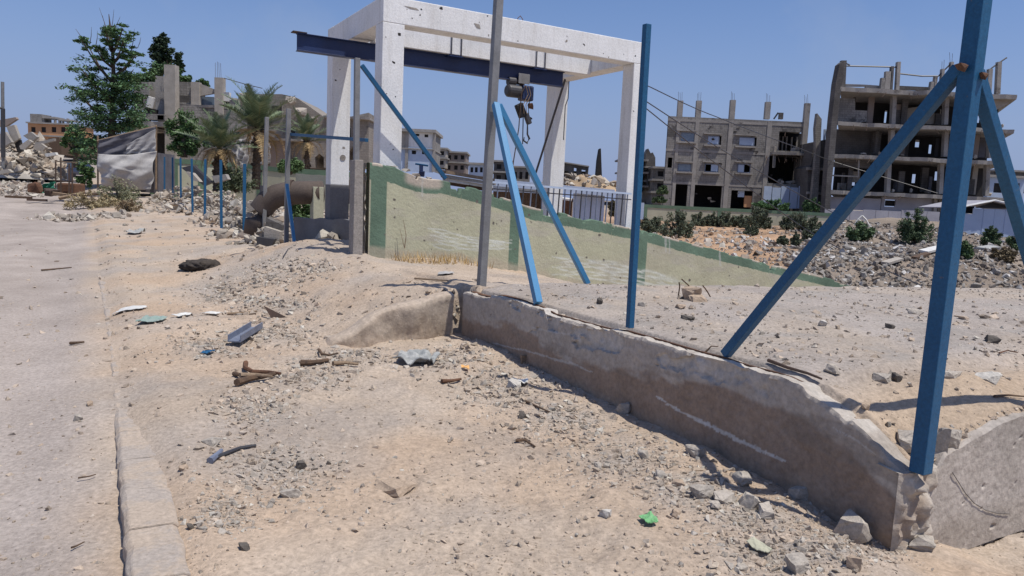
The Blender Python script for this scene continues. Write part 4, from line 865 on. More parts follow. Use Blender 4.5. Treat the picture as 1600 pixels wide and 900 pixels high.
def sheet(name, px, py, w, h, m, label, cat, curl=.25, rz=0.0, n=14, thick=.004, lift=.02, tilt=0.0, seed=1):
    g = hit(px, py); k = g[1] / F; W = w * k; 
    H = h
    U, Vv = np.meshgrid(np.linspace(-.5, .5, n), np.linspace(-.5, .5, n), indexing='ij')
    edge = 1 + .25 * fbm(U * 3, Vv * 3, 1, 2, seed); x = U * W * edge; y = Vv * H * edge
    z = lift + curl * W * np.abs(fbm(U, Vv, 2.2, 3, seed)) + tilt * (x)
    ca, sa = math.cos(rz), math.sin(rz); X = x * ca - y * sa + g[0]; Y = x * sa + y * ca + g[1]
    Zg = zsurf(X, Y) + z
    top_ = np.stack([X, Y, Zg + thick], -1).reshape(-1, 3); bot_ = np.stack([X, Y, Zg], -1).reshape(-1, 3)
    Fq = grid_faces(n, n); N = n * n; rim = []
    I = np.arange(N).reshape(n, n); loop = list(I[0, :]) + list(I[1:, -1]) + list(I[-1, -2::-1]) + list(I[-2:0:-1, 0])
    for a, b_ in zip(loop, loop[1:] + loop[:1]): rim.append((a, b_, b_ + N, a + N))
    return tag(mesh_obj(name, np.vstack([top_, bot_]), Fq.tolist() + (Fq[:, ::-1] + N).tolist() + rim, M[m], None), label, cat)
sheet('plastic_scrap', 1013, 822, 22, .085, 'green_plastic', 'bright green torn plastic scrap on the sand', 'scrap', .35, .3, seed=3)
sheet('plastic_scrap', 727, 578, 13, .10, 'orange_scrap', 'small orange scrap beside the crumpled grey cloth', 'scrap', .4, seed=5)
sheet('cloth', 652, 566, 62, .32, 'cloth_grey', 'crumpled pale grey cloth below the sand-buried wall stub', 'cloth', .35, -.2, n=30, thick=.01, seed=9)
sheet('white_sheet', 812, 602, 24, .14, 'white_plastic', 'white plastic scrap lying by the wall shadow', 'scrap', .4, seed=15)
sheet('white_sheet', 203, 485, 40, .25, 'white_plastic', 'long white sheet lying on sand by the kerb', 'scrap', .08, .1, seed=4)
sheet('dull_sheet', 238, 503, 36, .3, 'teal_plastic', 'grey-green curled sheet right of the kerb', 'scrap', .25, .1, seed=6)
sheet('white_sheet', 330, 491, 26, .16, 'white_plastic', 'small white board at the left of the rubble strip', 'scrap', .1, seed=7)
sheet('white_sheet', 284, 495, 20, .2, 'white_plastic', 'whitish scrap beside a dark stone in the sand', 'scrap', .15, seed=8)
sheet('cardboard', 212, 365, 26, .5, 'cloth_grey', 'pale bent card with a dark underside on distant sand', 'scrap', .3, .2, seed=11, lift=.05)
sheet('cardboard', 1185, 866, 24, .10, 'cream', 'yellowish card scrap in the bottom gravel', 'scrap', .3, .7, seed=12)
sheet('white_sheet', 697, 428, 24, .25, 'tarp_white', 'pale round scrap on the sand left of the corner post', 'scrap', .04, seed=13)
sheet('blue_scrap', 325, 553, 16, .12, 'blue', 'tiny blue scrap among the left debris', 'scrap', .3, seed=14)
# dark bundle of cloth
g = hit(312, 422); bm = bmesh.new(); bmesh.ops.create_icosphere(bm, subdivisions=4, radius=1); V = np.array([v.co[:] for v in bm.verts]); Fc = [[v.index for v in f.verts] for f in bm.faces]; bm.free(); k = g[1] / F
n1 = np.abs(fbm(V[:, 0] * 1.2 + V[:, 2], V[:, 1] * 2.5 - V[:, 2], 2.0, 4, 5)) * 1.6 - .5; V = V * (1 + .42 * n1[:, None]); V[:, 2] *= 1 + .5 * smooth(V[:, 0], -.2, .7)
V = V * np.array([32 * k, .22, 9.5 * k]) + g + [0, 0, 6 * k]; tag(mesh_obj('cloth_bundle', V, Fc, M['cloth_dark'], None, smooth_=True), 'dark brown crumpled coat-like bundle lying on the sand', 'cloth bundle')
# grey profile, torn metal, sticks
q = hit(385, 540); k = q[1] / F; m = MB(); e0 = at(366, 541, q[1] - .12); e1 = at(401, 524, q[1] + .55)
gt_ = lambda p: np.array([p[0], p[1], float(zsurf(p[0], p[1])) + .05])
e0, e1 = gt_(e0), gt_(e1)
m.beam(e0, e1, .12, .012); u = np.cross((e1 - e0) / np.linalg.norm(e1 - e0), [0, 0, 1.0]); 
for sg in (-1, 1): m.beam(e0 + u * .058 * sg + [0, 0, .03], e1 + u * .058 * sg + [0, 0, .03], .06, .008, [0, 0, 1.0])
tag(m.build('channel_profile', M['grey_profile']), 'grey-blue metal channel section lying in the left debris', 'metal profile')
g = hit(432, 497); k = g[1] / F; a_, b_, c_ = at(412, 478, g[1] + .1), at(424, 497, g[1]), at(450, 497, g[1] - .05)
m = MB(); th = np.array([0, .012, 0]); m.add([a_, b_, c_, a_ + th, b_ + th, c_ + th], [(0, 1, 2), (5, 4, 3), (0, 3, 4, 1), (1, 4, 5, 2), (2, 5, 3, 0)]); tag(m.build('metal_offcut', M['rust_dark']), 'triangular dark metal offcut sticking out of the rubble strip', 'metal scrap')
def stick(pts, r, m, label, name='stick', cat='stick', lift=.012, group=None):
    P0 = []
    for a, b_ in pts:
        g = hit(a, b_); P0.append(g + [0, 0, lift + random.uniform(0, .012)])
    mm = MB(); mm.tube(P0, [r * (1 - .45 * i / max(1, len(P0) - 1)) for i in range(len(P0))], 7); return tag(mm.build(name, M[m]), label, cat, group)
stick(((690, 600), (705, 600), (720, 599)), .018, 'rust', 'short reddish-brown stick on the sand', lift=.02)
stick(((805, 694), (820, 696), (836, 701)), .011, 'roots', 'dark stick on sand in the middle foreground')
stick(((820, 630), (840, 640), (858, 648)), .010, 'roots', 'thin stick above the dark one in the middle foreground')
stick(((330, 724), (352, 716), (375, 708), (400, 702)), .014, 'dark_steel', 'dark grey rod across the fine gravel patch', 'rod', 'rod')
stick(((328, 725), (340, 717), (346, 711)), .022, 'grey_profile', 'flattened grey scrap at the lower end of the dark rod', 'metal_scrap', 'scrap')
stick(((65, 424), (90, 421), (112, 419)), .016, 'roots', 'dark twig lying on the dirt road near the kerb')
stick(((110, 540), (122, 539), (132, 537)), .016, 'roots', 'short dark twig lower on the dirt road')
stick(((112, 864), (120, 858), (132, 853)), .005, 'roots', 'thin twig on the dirt road close to the camera')
stick(((122, 754), (140, 753), (150, 750)), .005, 'roots', 'fine twig lying beside the kerb')
stick(((384, 576), (383, 584), (395, 588), (420, 588), (438, 592)), .022, 'rust', 'bent rusty-brown root curling over the left debris', 'root', 'root', .03)
stick(((370, 606), (390, 600), (410, 596), (430, 592)), .028, 'roots', 'thick dark branch in the left debris pile', 'branch', 'branch', .025)
stick(((375, 598), (400, 597), (425, 599)), .02, 'wood', 'pale split branch across the dark one', 'branch', 'branch', .045)
stick(((366, 588), (372, 592), (385, 594)), .02, 'roots', 'short stub of branch left of the bent root', 'branch', 'branch', .02)
stick(((470, 573), (485, 573), (500, 570), (512, 567)), .028, 'roots', 'dark knotted root lying below the wall stub', 'root', 'root', .02)
stick(((498, 552), (503, 560), (514, 562), (528, 558)), .014, 'roots', 'thin curved root sticking up above the knotted one', 'root', 'root', .03)
stick(((520, 574), (540, 572), (560, 574)), .02, 'wood', 'greyish branch right of the knotted root', 'branch', 'branch', .02)
stick(((355, 493), (380, 492), (402, 489)), .016, 'wood', 'long grey lath in the left rubble strip', 'lath', 'lath')
stick(((1553, 625), (1575, 622), (1600, 625)), .008, 'roots', 'thin dry twig on the platform at the right edge')
stick(((1560, 560), (1574, 552), (1590, 556)), .006, 'rust', 'rusty bent wire on the platform at the right', 'wire', 'wire')
stick(((1200, 568), (1230, 580), (1262, 590), (1283, 601)), .012, 'rust_dark', 'dark flat bar lying along the platform edge behind the wall', 'flat_bar', 'metal bar', .015)
stick(((442, 405), (450, 392), (457, 388)), .008, 'dark_steel', 'black loop of wire in the sand under the light blue brace', 'wire', 'wire', .02)
stick(((1100, 556), (1111, 548), (1122, 546)), .006, 'roots', 'small twig on the wall top left of the long brace foot')
stick(((648, 437), (680, 440), (700, 442)), .012, 'wood', 'thin brown strip laid for the shadow of the corner post on the sand', 'lath', 'lath')  # brown strip added along the cast shadow of the post
for (x, y, r, lab) in ((818, 555, .03, 'short upright peg of wood against the shaded wall'),):
    g = hit(x, y + 14); m = MB(); m.beam(g, at(x, y, g[1]), .05, .03, B_); tag(m.build('wooden_peg', M['wood']), lab, 'peg')
# ------------------------------------------------------------------ far buildings
def bxp(m, x0, y0, x1, y1, d, th, col=None):          # upright box: seen outline at distance d, thickness th going back
    xm, ym = (x0 + x1) / 2, (y0 + y1) / 2; a = at(x0, ym, d)[0]; b = at(x1, ym, d)[0]; zt_ = at(xm, y0, d)[2]; zb = at(xm, y1, d)[2]
    m.box((a, d, zb), (b, d + th, zt_), col); return m
def wallp(m, x0, y0, x1, y1, d, th, holes=()):
    xm, ym = (x0 + x1) / 2, (y0 + y1) / 2
    def X(px): return at(px, ym, d)[0]
    R = []
    for (a, b, c, e) in holes:
        q = (a + c) / 2; R.append((X(a), at(q, e, d)[2], X(c), at(q, b, d)[2]))
    ox0, ox1 = X(x0), X(x1); oz0, oz1 = at(xm, y1, d)[2], at(xm, y0, d)[2]
    xs = sorted({ox0, ox1} | {min(max(v, ox0), ox1) for r in R for v in (r[0], r[2])}); zs = sorted({oz0, oz1} | {min(max(v, oz0), oz1) for r in R for v in (r[1], r[3])})
    for i in range(len(xs) - 1):
        for k in range(len(zs) - 1):
            if xs[i + 1] - xs[i] < 1e-4 or zs[k + 1] - zs[k] < 1e-4: continue
            cx, cz = (xs[i] + xs[i + 1]) / 2, (zs[k] + zs[k + 1]) / 2
            if any(r[0] < cx < r[2] and r[1] < cz < r[3] for r in R): continue
            m.box((xs[i], d, zs[k]), (xs[i + 1], d + th, zs[k + 1]))
    return m
def polyp(m, pts, d, th, jit=0):
    V = [at(a, b, d) for a, b in pts]; V2 = [v + [0, th, 0] for v in V]; n = len(V)
    m.add(V + V2, [tuple(range(n)), tuple(range(2 * n - 1, n - 1, -1))] + [((k + 1) % n, k, k + n, (k + 1) % n + n) for k in range(n)]); return m
def slabp(m, x0, x1, y, hpx, d, depth, rag=.12, n=26, seed=1, skew=0.0):
    xm = (x0 + x1) / 2; a = at(x0, y, d)[0]; b = at(x1, y, d)[0]; z1 = at(xm, y, d)[2]; z0 = at(xm, y + hpx, d)[2]; xs = np.linspace(a, b, n); V = []
    f = fbm(xs, xs * 0 + seed, .5, 4, seed) * rag * 4; g = fbm(xs, xs * 0 + seed, 1.1, 3, seed + 2) * rag
    for k in range(n):
        y0 = d + f[k]; V += [(xs[k], y0 + .03, z0 + g[k] * .6), (xs[k], y0, z1 + g[k] * .4), (xs[k] + skew * depth, d + depth, z1), (xs[k] + skew * depth, d + depth, z0)]
    F_ = []
    for k in range(n - 1):
        for j in range(4): F_.append((4 * k + j, 4 * k + (j + 1) % 4, 4 * k + 4 + (j + 1) % 4, 4 * k + 4 + j))
    F_ += [(3, 2, 1, 0), (4 * n - 4, 4 * n - 3, 4 * n - 2, 4 * n - 1)]
    m.add(V, F_); return m
def rebar(parent, px, y0, y1, d, n=4, w=5):
    m = MB()
    for k in range(n):
        x = px + (k / max(1, n - 1) - .5) * w; m.beam(at(x, y1, d + .2), at(x + random.uniform(-1, 1), y0 + random.uniform(0, 4), d + .2), .022, .022)
    return m.build('rebar', M['rust_dark'], parent)

# --- three-storey damaged block in the middle distance
d = 82; bb = empty('damaged_apartment_block', at(1149, 330, d + 5), 'grey three-storey block building with a torn open right corner behind the boundary wall', 'building')
win2 = [(1061, 207, 1086, 221), (1103, 212, 1124, 226), (1152, 214, 1179, 228)]
win1 = [(1059, 256, 1080, 268), (1101, 256, 1123, 269), (1152, 256, 1173, 270)]
big = [(1213, 206, 1254, 236), (1196, 242, 1252, 287)]; gf = [(1056, 288, 1077, 330), (1086, 289, 1131, 330), (1146, 298, 1180, 330), (1193, 296, 1250, 330)]
m = wallp(MB(), 1040, 186, 1258, 335, d, .25, win2 + win1 + big + gf + [(1043, 246, 1050, 262)]); m.build('front_wall', M['block'], bb)
x0 = at(1040, 250, d)[0]; x1 = at(1258, 250, d)[0]; zt1 = at(1149, 186, d)[2]; zg = at(1149, 335, d)[2]; SK = .30
def skew_wall(name, xa, ya, yb, za, zb, m, th=.25):
    mm = MB(); mm.add([(xa, ya, za), (xa + th, ya, za), (xa + th + SK * (yb - ya), yb, za), (xa + SK * (yb - ya), yb, za), (xa, ya, zb), (xa + th, ya, zb), (xa + th + SK * (yb - ya), yb, zb), (xa + SK * (yb - ya), yb, zb)], BOXF); return mm.build(name, m, bb)
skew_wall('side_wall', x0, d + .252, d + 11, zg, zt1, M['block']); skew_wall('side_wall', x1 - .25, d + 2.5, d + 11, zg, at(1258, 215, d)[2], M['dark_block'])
m = MB(); m.box((x0 + .3 + 11 * SK, d + 10.7, zg), (x1 - .3 + 11 * SK, d + 11, zt1)); m.build('rear_wall', M['soot_shade'], bb)
m = MB(); m.box((x0 + .6 + 5 * SK, d + 5.0, zg), (x1 - .3 + 5 * SK, d + 5.2, zt1 - .7)); m.build('inner_wall', M['soot_shade'], bb)
for y in (190, 237, 288):
    z = at(1149, y, d)[2]; mm = MB(); V = []
    for zz in (z - .22, z): V += [(x0 + .3, d + .252, zz), (x1 - .3, d + .252, zz), (x1 - .3 + SK * 10.4, d + 10.65, zz), (x0 + .3 + SK * 10.4, d + 10.65, zz)]
    mm.add(V, BOXF); mm.build('floor_slab', M['soot_shade'] if y > 200 else M['slab'], bb)
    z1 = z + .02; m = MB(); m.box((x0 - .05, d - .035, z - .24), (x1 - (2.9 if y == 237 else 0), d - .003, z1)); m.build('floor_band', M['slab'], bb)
for (a, b_) in ((1053, 1058), (1082, 1088), (1134, 1141), (1194, 1201), (1250, 1257)):
    m = bxp(MB(), a, 189, b_, 333, d - .06, .057); m.build('pilaster', M['slab'], bb)
for (px_, y0_) in ((1063, 157), (1092, 157), (1145, 156), (1200, 159), (1260, 161)):
    m = bxp(MB(), px_ - 4, y0_, px_ + 4, 186 + (px_ > 1250) * 40, d + .3 - (px_ > 1250) * .45, .5); o = m.build('roof_column', M['slab'], bb); rebar(bb, px_, y0_ - 14, y0_ + 1, d + .3, 3, 5)
m = bxp(MB(), 1218, 176, 1224, 186, d + 1, .4); m.build('roof_column', M['dark_block'], bb)
m = MB(); m.beam(at(1209, 186, d + 1), at(1216, 176, d + 1), .12, .12); m.build('roof_pipe', M['dark_steel'], bb)
for k, r in enumerate(win2 + win1):
    f = MB(); a, y0_, c_, y1_ = r
    bxp(f, a, y0_, c_, y0_ + 1.2, d + .05, .1); bxp(f, a, y1_ - 1.2, c_, y1_, d + .05, .1); bxp(f, a, y0_ + 1.25, a + 1.2, y1_ - 1.25, d + .05, .1); bxp(f, c_ - 1.2, y0_ + 1.25, c_, y1_ - 1.25, d + .05, .1)
    w_ = f.build('window', M['grey_profile'], bb)
    s1_ = a + 1.4 if k != 4 else a + 10
    if k == 5: c_ -= 9
    m = bxp(MB(), s1_, y0_ + 1.4, c_ - 1.4, y1_ - 1.4, d + .09, .03); m.build('pane', M['tarp_blue'] if k in (1, 2, 4, 5) else M['glass'], w_)
    a, y0_, c_, y1_ = r; m = bxp(MB(), a - 3, y1_ + .2, c_ + 3, y1_ + 2.6, d - .28, .275); m.build('window_sill', M['slab'], bb)
    m = bxp(MB(), a - 3, y0_ - 4, c_ + 3, y0_ - 2.2, d - .2, .195); m.build('lintel', M['slab'], bb)
m = slabp(MB(), 1207, 1256, 238, 4, d - .6, 6, .12, 14, 3); m.build('broken_balcony', M['slab'], bb)
m = MB(); m.beam(at(1211, 228, d - .3), at(1209, 262, d - .2), .35, .12); m.build('hanging_slab_piece', M['slab'], bb)
for k, (a, b_) in enumerate(((1193, 1205), (1206, 1219), (1220, 1233), (1234, 1246), (1247, 1258))):
    m = bxp(MB(), a, 291 + k % 2 * 2, b_, 326, d - .9, .05); m.build('cladding_sheet', M['tarp_blue'] if k != 2 else M['shed_blue'], bb)
m = bxp(MB(), 1153, 298, 1163, 308, d + .3, .05); m.build('white_panel', M['tarp_blue'], bb)
m = bxp(MB(), 1163, 306, 1176, 324, d + .3, .2); m.build('orange_panel', M['orange_wall'], bb)
for (x, y0_) in ((1216, 212), (1222, 213), (1228, 213), (1236, 214), (1244, 214)):
    m = bxp(MB(), x, y0_, x + 2, 236, d + 2, .15); m.build('bare_stud', M['slab'], bb)

rs_ = np.random.default_rng(5)
for k in range(22):                                   # shell holes and spalls on the facade
    x, y = rs_.uniform(1044, 1205), rs_.uniform(192, 318); r = rs_.uniform(.12, .4); V0, F0 = TPL[k % 16]; q = at(x, y, d - .01); m = MB()
    m.add(q + V0 * np.array([r, .05, r * .8]), F0.tolist()); m.build('shell_mark', M['soot_shade'] if k % 2 else M['dark_block'], bb)
for k in range(16):
    x, y = rs_.uniform(1190, 1256), rs_.choice([238, 288]); rock(x, y, rs_.uniform(5, 11), rs_.uniform(4, 8), None, ['grey', 'pale', 'dark'][k % 3], d=d + rs_.uniform(.3, 1.2), name='floor_rubble', cat=None, sink=-.1)
    o = COL.objects[-1]; o.parent = bb; o.location = Vector(o.location) - Vector(bb.location)
for k in range(10):
    x = rs_.uniform(1196, 1254); y = rs_.choice([207, 241, 243]); m = MB(); m.tube([at(x, y, d - .1), at(x + rs_.uniform(-2, 2), y + 5, d - .5), at(x + rs_.uniform(-4, 4), y + rs_.uniform(7, 14), d - .6)], .03, 4); m.build('rebar', M['rust_dark'], bb)
# --- dark ruin squeezed between the two big blocks
d = 78; rb = empty('ruined_tower', at(1281, 335, d + 2), 'narrow sooty ruin with leaning columns between the two big damaged buildings', 'building')
polyp(MB(), [(1260, 335), (1263, 262), (1267, 258), (1272, 222), (1290, 218), (1299, 222), (1299, 335)], d + 1, 4).build('wall', M['dark_block'], rb)
polyp(MB(), [(1266, 333), (1275, 240), (1274, 200), (1277, 177), (1284, 186), (1281, 260), (1277, 333)], d, .6).build('column', M['block'], rb)
polyp(MB(), [(1287, 220), (1288, 202), (1293, 202), (1293, 220), (1291, 220), (1291, 205), (1290, 205), (1289, 220)], d + 1, .2).build('roof_rail', M['tarp_blue'], rb)
for y in (262, 300): bxp(MB(), 1262, y, 1299, y + 4, d + .5, .45).build('floor_slab', M['slab'], rb)
for (a, b_, c_, e) in ((1281, 268, 1294, 290), (1268, 305, 1278, 328), (1284, 305, 1294, 328)): bxp(MB(), a, b_, c_, e, d + .93, .06).build('opening_shade', M['soot_shade'], rb)  # dark panels on the wall, painted as the shade inside openings

# --- gutted concrete frame at the right
d = 71; gb = empty('gutted_building', at(1440, 345, d + 5), 'tall gutted concrete building of open floors behind the near blue post', 'building')
SL = [(1312, 1590, 142, 7), (1307, 1586, 196, 6), (1303, 1568, 246, 6), (1296, 1574, 303, 6)]
for k, (a, b_, y, h) in enumerate(SL): slabp(MB(), a, b_, y, h, d - (.8 if k else 1.1), 12, .13, 34, 5 + k, .46).build('floor_slab', M['slab'], gb)
# undersides folded at the right tips
polyp(MB(), [(1549, 153), (1590, 151), (1584, 158), (1556, 172)], d - .2, .25).build('hanging_slab_piece', M['pale_concrete'], gb)
polyp(MB(), [(1566, 203), (1586, 204), (1578, 212), (1568, 208)], d - .4, .3).build('hanging_slab_piece', M['slab'], gb)
# left party wall
polyp(MB(), [(1288, 335), (1294, 250), (1300, 184), (1306, 130), (1312, 100), (1318, 95), (1318, 120), (1314, 142), (1308, 196), (1304, 244), (1298, 300), (1297, 335)], d - 1.2, 1.0).build('party_wall', M['dark_block'], gb)
for (a, w, y0_, y1_) in ((1394, 6, 150, 195), (1476, 6, 150, 195), (1547, 6, 152, 196), (1391, 6, 203, 245), (1475, 6, 203, 245), (1545, 5, 203, 247), (1386, 6, 253, 302), (1468, 6, 253, 303), (1540, 6, 253, 306), (1458, 5, 310, 345)):
    m = MB(); m.beam(at(a, y1_, d + .3), at(a + 2.4, y0_, d + .3), w * d / F, .5, [1.0, 0, 0]); m.build('column', M['slab'], gb)
for (a, w, y0_, y1_, mm) in ((1316, 8, 95, 145, 'dark_block'), (1378, 6, 122, 143, 'block'), (1386, 9, 112, 143, 'slab'), (1392, 4, 104, 143, 'dark_block'), (1402, 5, 97, 142, 'slab'), (1455, 6, 128, 143, 'block'), (1460, 4, 120, 143, 'slab'), (1471, 4, 108, 143, 'slab'), (1485, 4, 97, 141, 'slab'), (1545, 6, 108, 146, 'slab'), (1559, 6, 97, 147, 'slab')):
    m = MB(); m.beam(at(a - 1, y1_, d + .6), at(a + 1.6, y0_, d + .6), w * d / F, .4, [1.0, 0, 0]); m.build('roof_column', M[mm], gb)
for (a, y0_, y1_) in ((1486, 80, 98), (1473, 92, 110)): rebar(gb, a, y0_, y1_, d + .6, 2, 3)
polyp(MB(), [(1318, 131), (1350, 132), (1378, 134), (1378, 141), (1353, 141), (1353, 135), (1318, 135)], d + 1, .3).build('parapet', M['slab'], gb)
bxp(MB(), 1400, 135, 1458, 141, d + 1.2, .25).build('parapet', M['dark_block'], gb)
for pts in (((1317, 103), (1360, 104), (1402, 105)), ((1404, 115), (1440, 119), (1466, 119), (1485, 100)), ((1543, 111), (1558, 100), (1573, 90)), ((1318, 97), (1322, 99), (1328, 102))):
    m = MB(); m.tube([at(x, y, d + .6) for x, y in pts], .07, 5); m.build('roof_pipe', M['dark_steel'], gb)
# inner walls; the darkest carry the shade of the rooms in their colour
polyp(MB(), [(1308, 195), (1312, 153), (1336, 154), (1336, 172), (1355, 173), (1354, 190), (1346, 191), (1344, 195)], d + .2, .25).build('block_wall', M['block'], gb)
polyp(MB(), [(1412, 170), (1440, 166), (1448, 176), (1468, 178), (1468, 194), (1406, 194)], d + 3, .25).build('block_wall', M['pale_concrete'], gb)
wallp(MB(), 1336, 148, 1560, 197, d + 5, .25, [(1383, 172, 1388, 192), (1391, 172, 1404, 184), (1408, 176, 1414, 184), (1469, 170, 1473, 192), (1528, 168, 1534, 192), (1498, 160, 1506, 176)]).build('rear_wall', M['soot_shade'], gb)
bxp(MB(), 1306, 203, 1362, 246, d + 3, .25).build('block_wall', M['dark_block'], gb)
wallp(MB(), 1364, 203, 1545, 247, d + 5, .25, [(1430, 218, 1438, 230), (1500, 215, 1508, 228), (1452, 226, 1458, 240)]).build('rear_wall', M['soot_shade'], gb)
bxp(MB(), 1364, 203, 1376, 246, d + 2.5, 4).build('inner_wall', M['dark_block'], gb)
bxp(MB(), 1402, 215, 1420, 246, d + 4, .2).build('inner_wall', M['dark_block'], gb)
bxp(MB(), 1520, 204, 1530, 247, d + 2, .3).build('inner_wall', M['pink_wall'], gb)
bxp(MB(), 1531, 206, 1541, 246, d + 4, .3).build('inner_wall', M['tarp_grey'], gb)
wallp(MB(), 1304, 253, 1540, 305, d + 5, .25, [(1330, 270, 1338, 290), (1425, 272, 1432, 286), (1460, 268, 1468, 282)]).build('rear_wall', M['soot_shade'], gb)
for (a, b_, c_, e, mm, dd) in ((1304, 253, 1360, 262, 'dark_block', 1), (1334, 268, 1344, 285, 'pale_concrete', 4), (1398, 283, 1410, 300, 'tarp_grey', 3), (1505, 254, 1514, 300, 'pink_wall', 2), (1519, 254, 1527, 304, 'pale_concrete', 2.2), (1440, 262, 1450, 300, 'dark_block', 3), (1310, 286, 1322, 300, 'block', 2.5)):
    bxp(MB(), a, b_, c_, e, d + dd, .3).build('inner_wall', M[mm], gb)
m = MB(); m.beam(at(1298, 274, d), at(1342, 276, d), .12, .12); m.build('rail', M['slab'], gb)
m = MB(); m.beam(at(1342, 250, d - .3), at(1341, 276, d - .3), .09, .09); m.build('rail', M['slab'], gb)
for k in range(30):                                   # partition stubs and props still standing on the open floors
    fl = [(145, 195), (202, 244), (252, 301)][k % 3]; x = random.uniform(1315, 1540); w_ = random.uniform(2, 9); hh_ = random.uniform(.3, 1) * (fl[1] - fl[0]); off = (x - 1440) * .035
    bxp(MB(), x, fl[1] - hh_ + off, x + w_, fl[1] + off, d + random.uniform(1.2, 4.4), .2).build('wall_stub', M[random.choice(['dark_block', 'dark_block', 'block', 'soot_shade', 'tarp_grey', 'pink_wall'])], gb)
# ground-floor infill
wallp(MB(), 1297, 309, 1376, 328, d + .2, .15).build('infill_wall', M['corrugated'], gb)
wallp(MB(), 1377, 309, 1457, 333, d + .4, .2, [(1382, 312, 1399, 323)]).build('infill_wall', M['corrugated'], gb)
bxp(MB(), 1383, 313, 1398, 322, d + .7, .05).build('window', M['soot_shade'], gb)
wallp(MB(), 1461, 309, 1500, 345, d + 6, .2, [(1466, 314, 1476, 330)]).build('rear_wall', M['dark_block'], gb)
bxp(MB(), 1466, 312, 1480, 330, d + 3, .2).build('inner_wall', M['pale_concrete'], gb)
for k in range(9):
    x = 1288 + k * 20; z0 = at(x + 10, 329, d - 2)
    bxp(MB(), x, 327 + (k % 3) * .8 + k * .25, x + 19.6, 350, d - 2.2 + .02 * (k % 2), .06).build('fence_sheet', M['corrugated'], gb)
# bent rebar hanging from the broken slab edges
for k in range(34):
    fl = SL[k % 4]; x = random.uniform(fl[0] + 4, fl[1] - 4); y = fl[2] + fl[3] * .5 + (x - (fl[0] + fl[1]) / 2) * .04; L_ = random.uniform(3, 11); m = MB()
    m.tube([at(x, y, d - .3), at(x + random.uniform(-2, 2), y + L_ * .3, d - 1.3), at(x + random.uniform(-5, 5), y + L_, d - 1.5)], .028, 4); m.build('rebar', M['rust_dark'], gb)
# thrown-up junk on the floors
for k in range(26):
    fl = SL[1 + k % 3]; x = random.uniform(fl[0] + 8, fl[1] - 20); y = fl[2] + (x - (fl[0] + fl[1]) / 2) * .04
    rock(x, y, random.uniform(4, 12), random.uniform(3, 7), None, random.choice(['grey', 'pale', 'sand', 'dark']), d=d + random.uniform(.2, 1.5), name='floor_rubble', cat=None, sink=-.2)
    o = COL.objects[-1]; o.parent = gb; o.location = Vector(o.location) - Vector(gb.location)

# --- smaller ruins on the skyline
def small_block(px0, y0, px1, y1, d, m, label, floors=2, cols=3, mslab='slab', hole='soot_shade', name='distant_building', cat='building', skew=0, thick=8, gap=.5, open_=False):
    t = empty(name, at((px0 + px1) / 2, y1, d + thick / 2), label, cat); W = px1 - px0; H = (y1 - y0) / floors; holes = []; hh = []
    for f in range(floors):
        for c in range(cols):
            cw_ = W / cols; a = px0 + cw_ * (c + .5 - gap / 2 + random.uniform(-.06, .06)); b_ = y0 + H * (f + .28); hh.append((a, b_, a + cw_ * gap, b_ + H * (.42 if not open_ else .62)))
    wallp(MB(), px0, y0, px1, y1, d, .3, hh).build('wall', M[m], t)
    x0 = at(px0, y0, d)[0]; x1 = at(px1, y0, d)[0]; zt1 = at((px0 + px1) / 2, y0, d)[2]; z0 = at((px0 + px1) / 2, y1, d)[2]
    b = MB(); b.box((x0, d + .302, z0), (x0 + .3, d + thick, zt1)); b.box((x1 - .3, d + .302, z0), (x1, d + thick, zt1)); b.box((x0 + .302, d + thick - .3, z0), (x1 - .302, d + thick, zt1)); b.build('side_wall', M[m], t)
    for f in range(floors):
        zz = at((px0 + px1) / 2, y0 + H * f, d)[2]; b = MB(); b.box((x0 - .25, d - .35, zz - .12), (x1 + .25, d + thick + .1, zz + .14)); b.build('floor_slab', M[mslab], t)
    for k, h in enumerate(hh):
        if k % 3 != 2 or not open_: bxp(MB(), *h, d + .2, .05).build('window', M[hole], t)  # dark sheet painted as the shade behind each window hole
    return t
small_block(683, 232, 697, 262, 118, 'pale_concrete', 'pale ruin stub just right of the white-walled block', 2, 1)
small_block(696, 238, 728, 270, 122, 'pink_wall', 'beige low ruin between the white-walled block and the grey post', 2, 3)
small_block(733, 256, 764, 275, 105, 'tarp_blue', 'low pale blue building with dark windows left of the tall grey post', 1, 4, gap=.55)
small_block(772, 252, 800, 286, 115, 'dark_block', 'dark low ruin seen between the two light blue braces', 2, 2)
small_block(800, 261, 828, 288, 120, 'block', 'grey low ruin beneath the hoist', 1, 3)
small_block(893, 278, 905, 292, 100, 'pale_concrete', 'tiny pale hut on the sandy mound behind the railing', 1, 1)
small_block(1022, 262, 1040, 320, 96, 'block', 'grey slice of building touching the left side of the three-storey block', 3, 1)
small_block(1544, 276, 1600, 312, 88, 'tarp_blue', 'low blue-grey building behind the far brace at right', 1, 2)
small_block(1556, 268, 1640, 300, 105, 'dark_block', 'dark low building at the right end of the skyline', 1, 3)
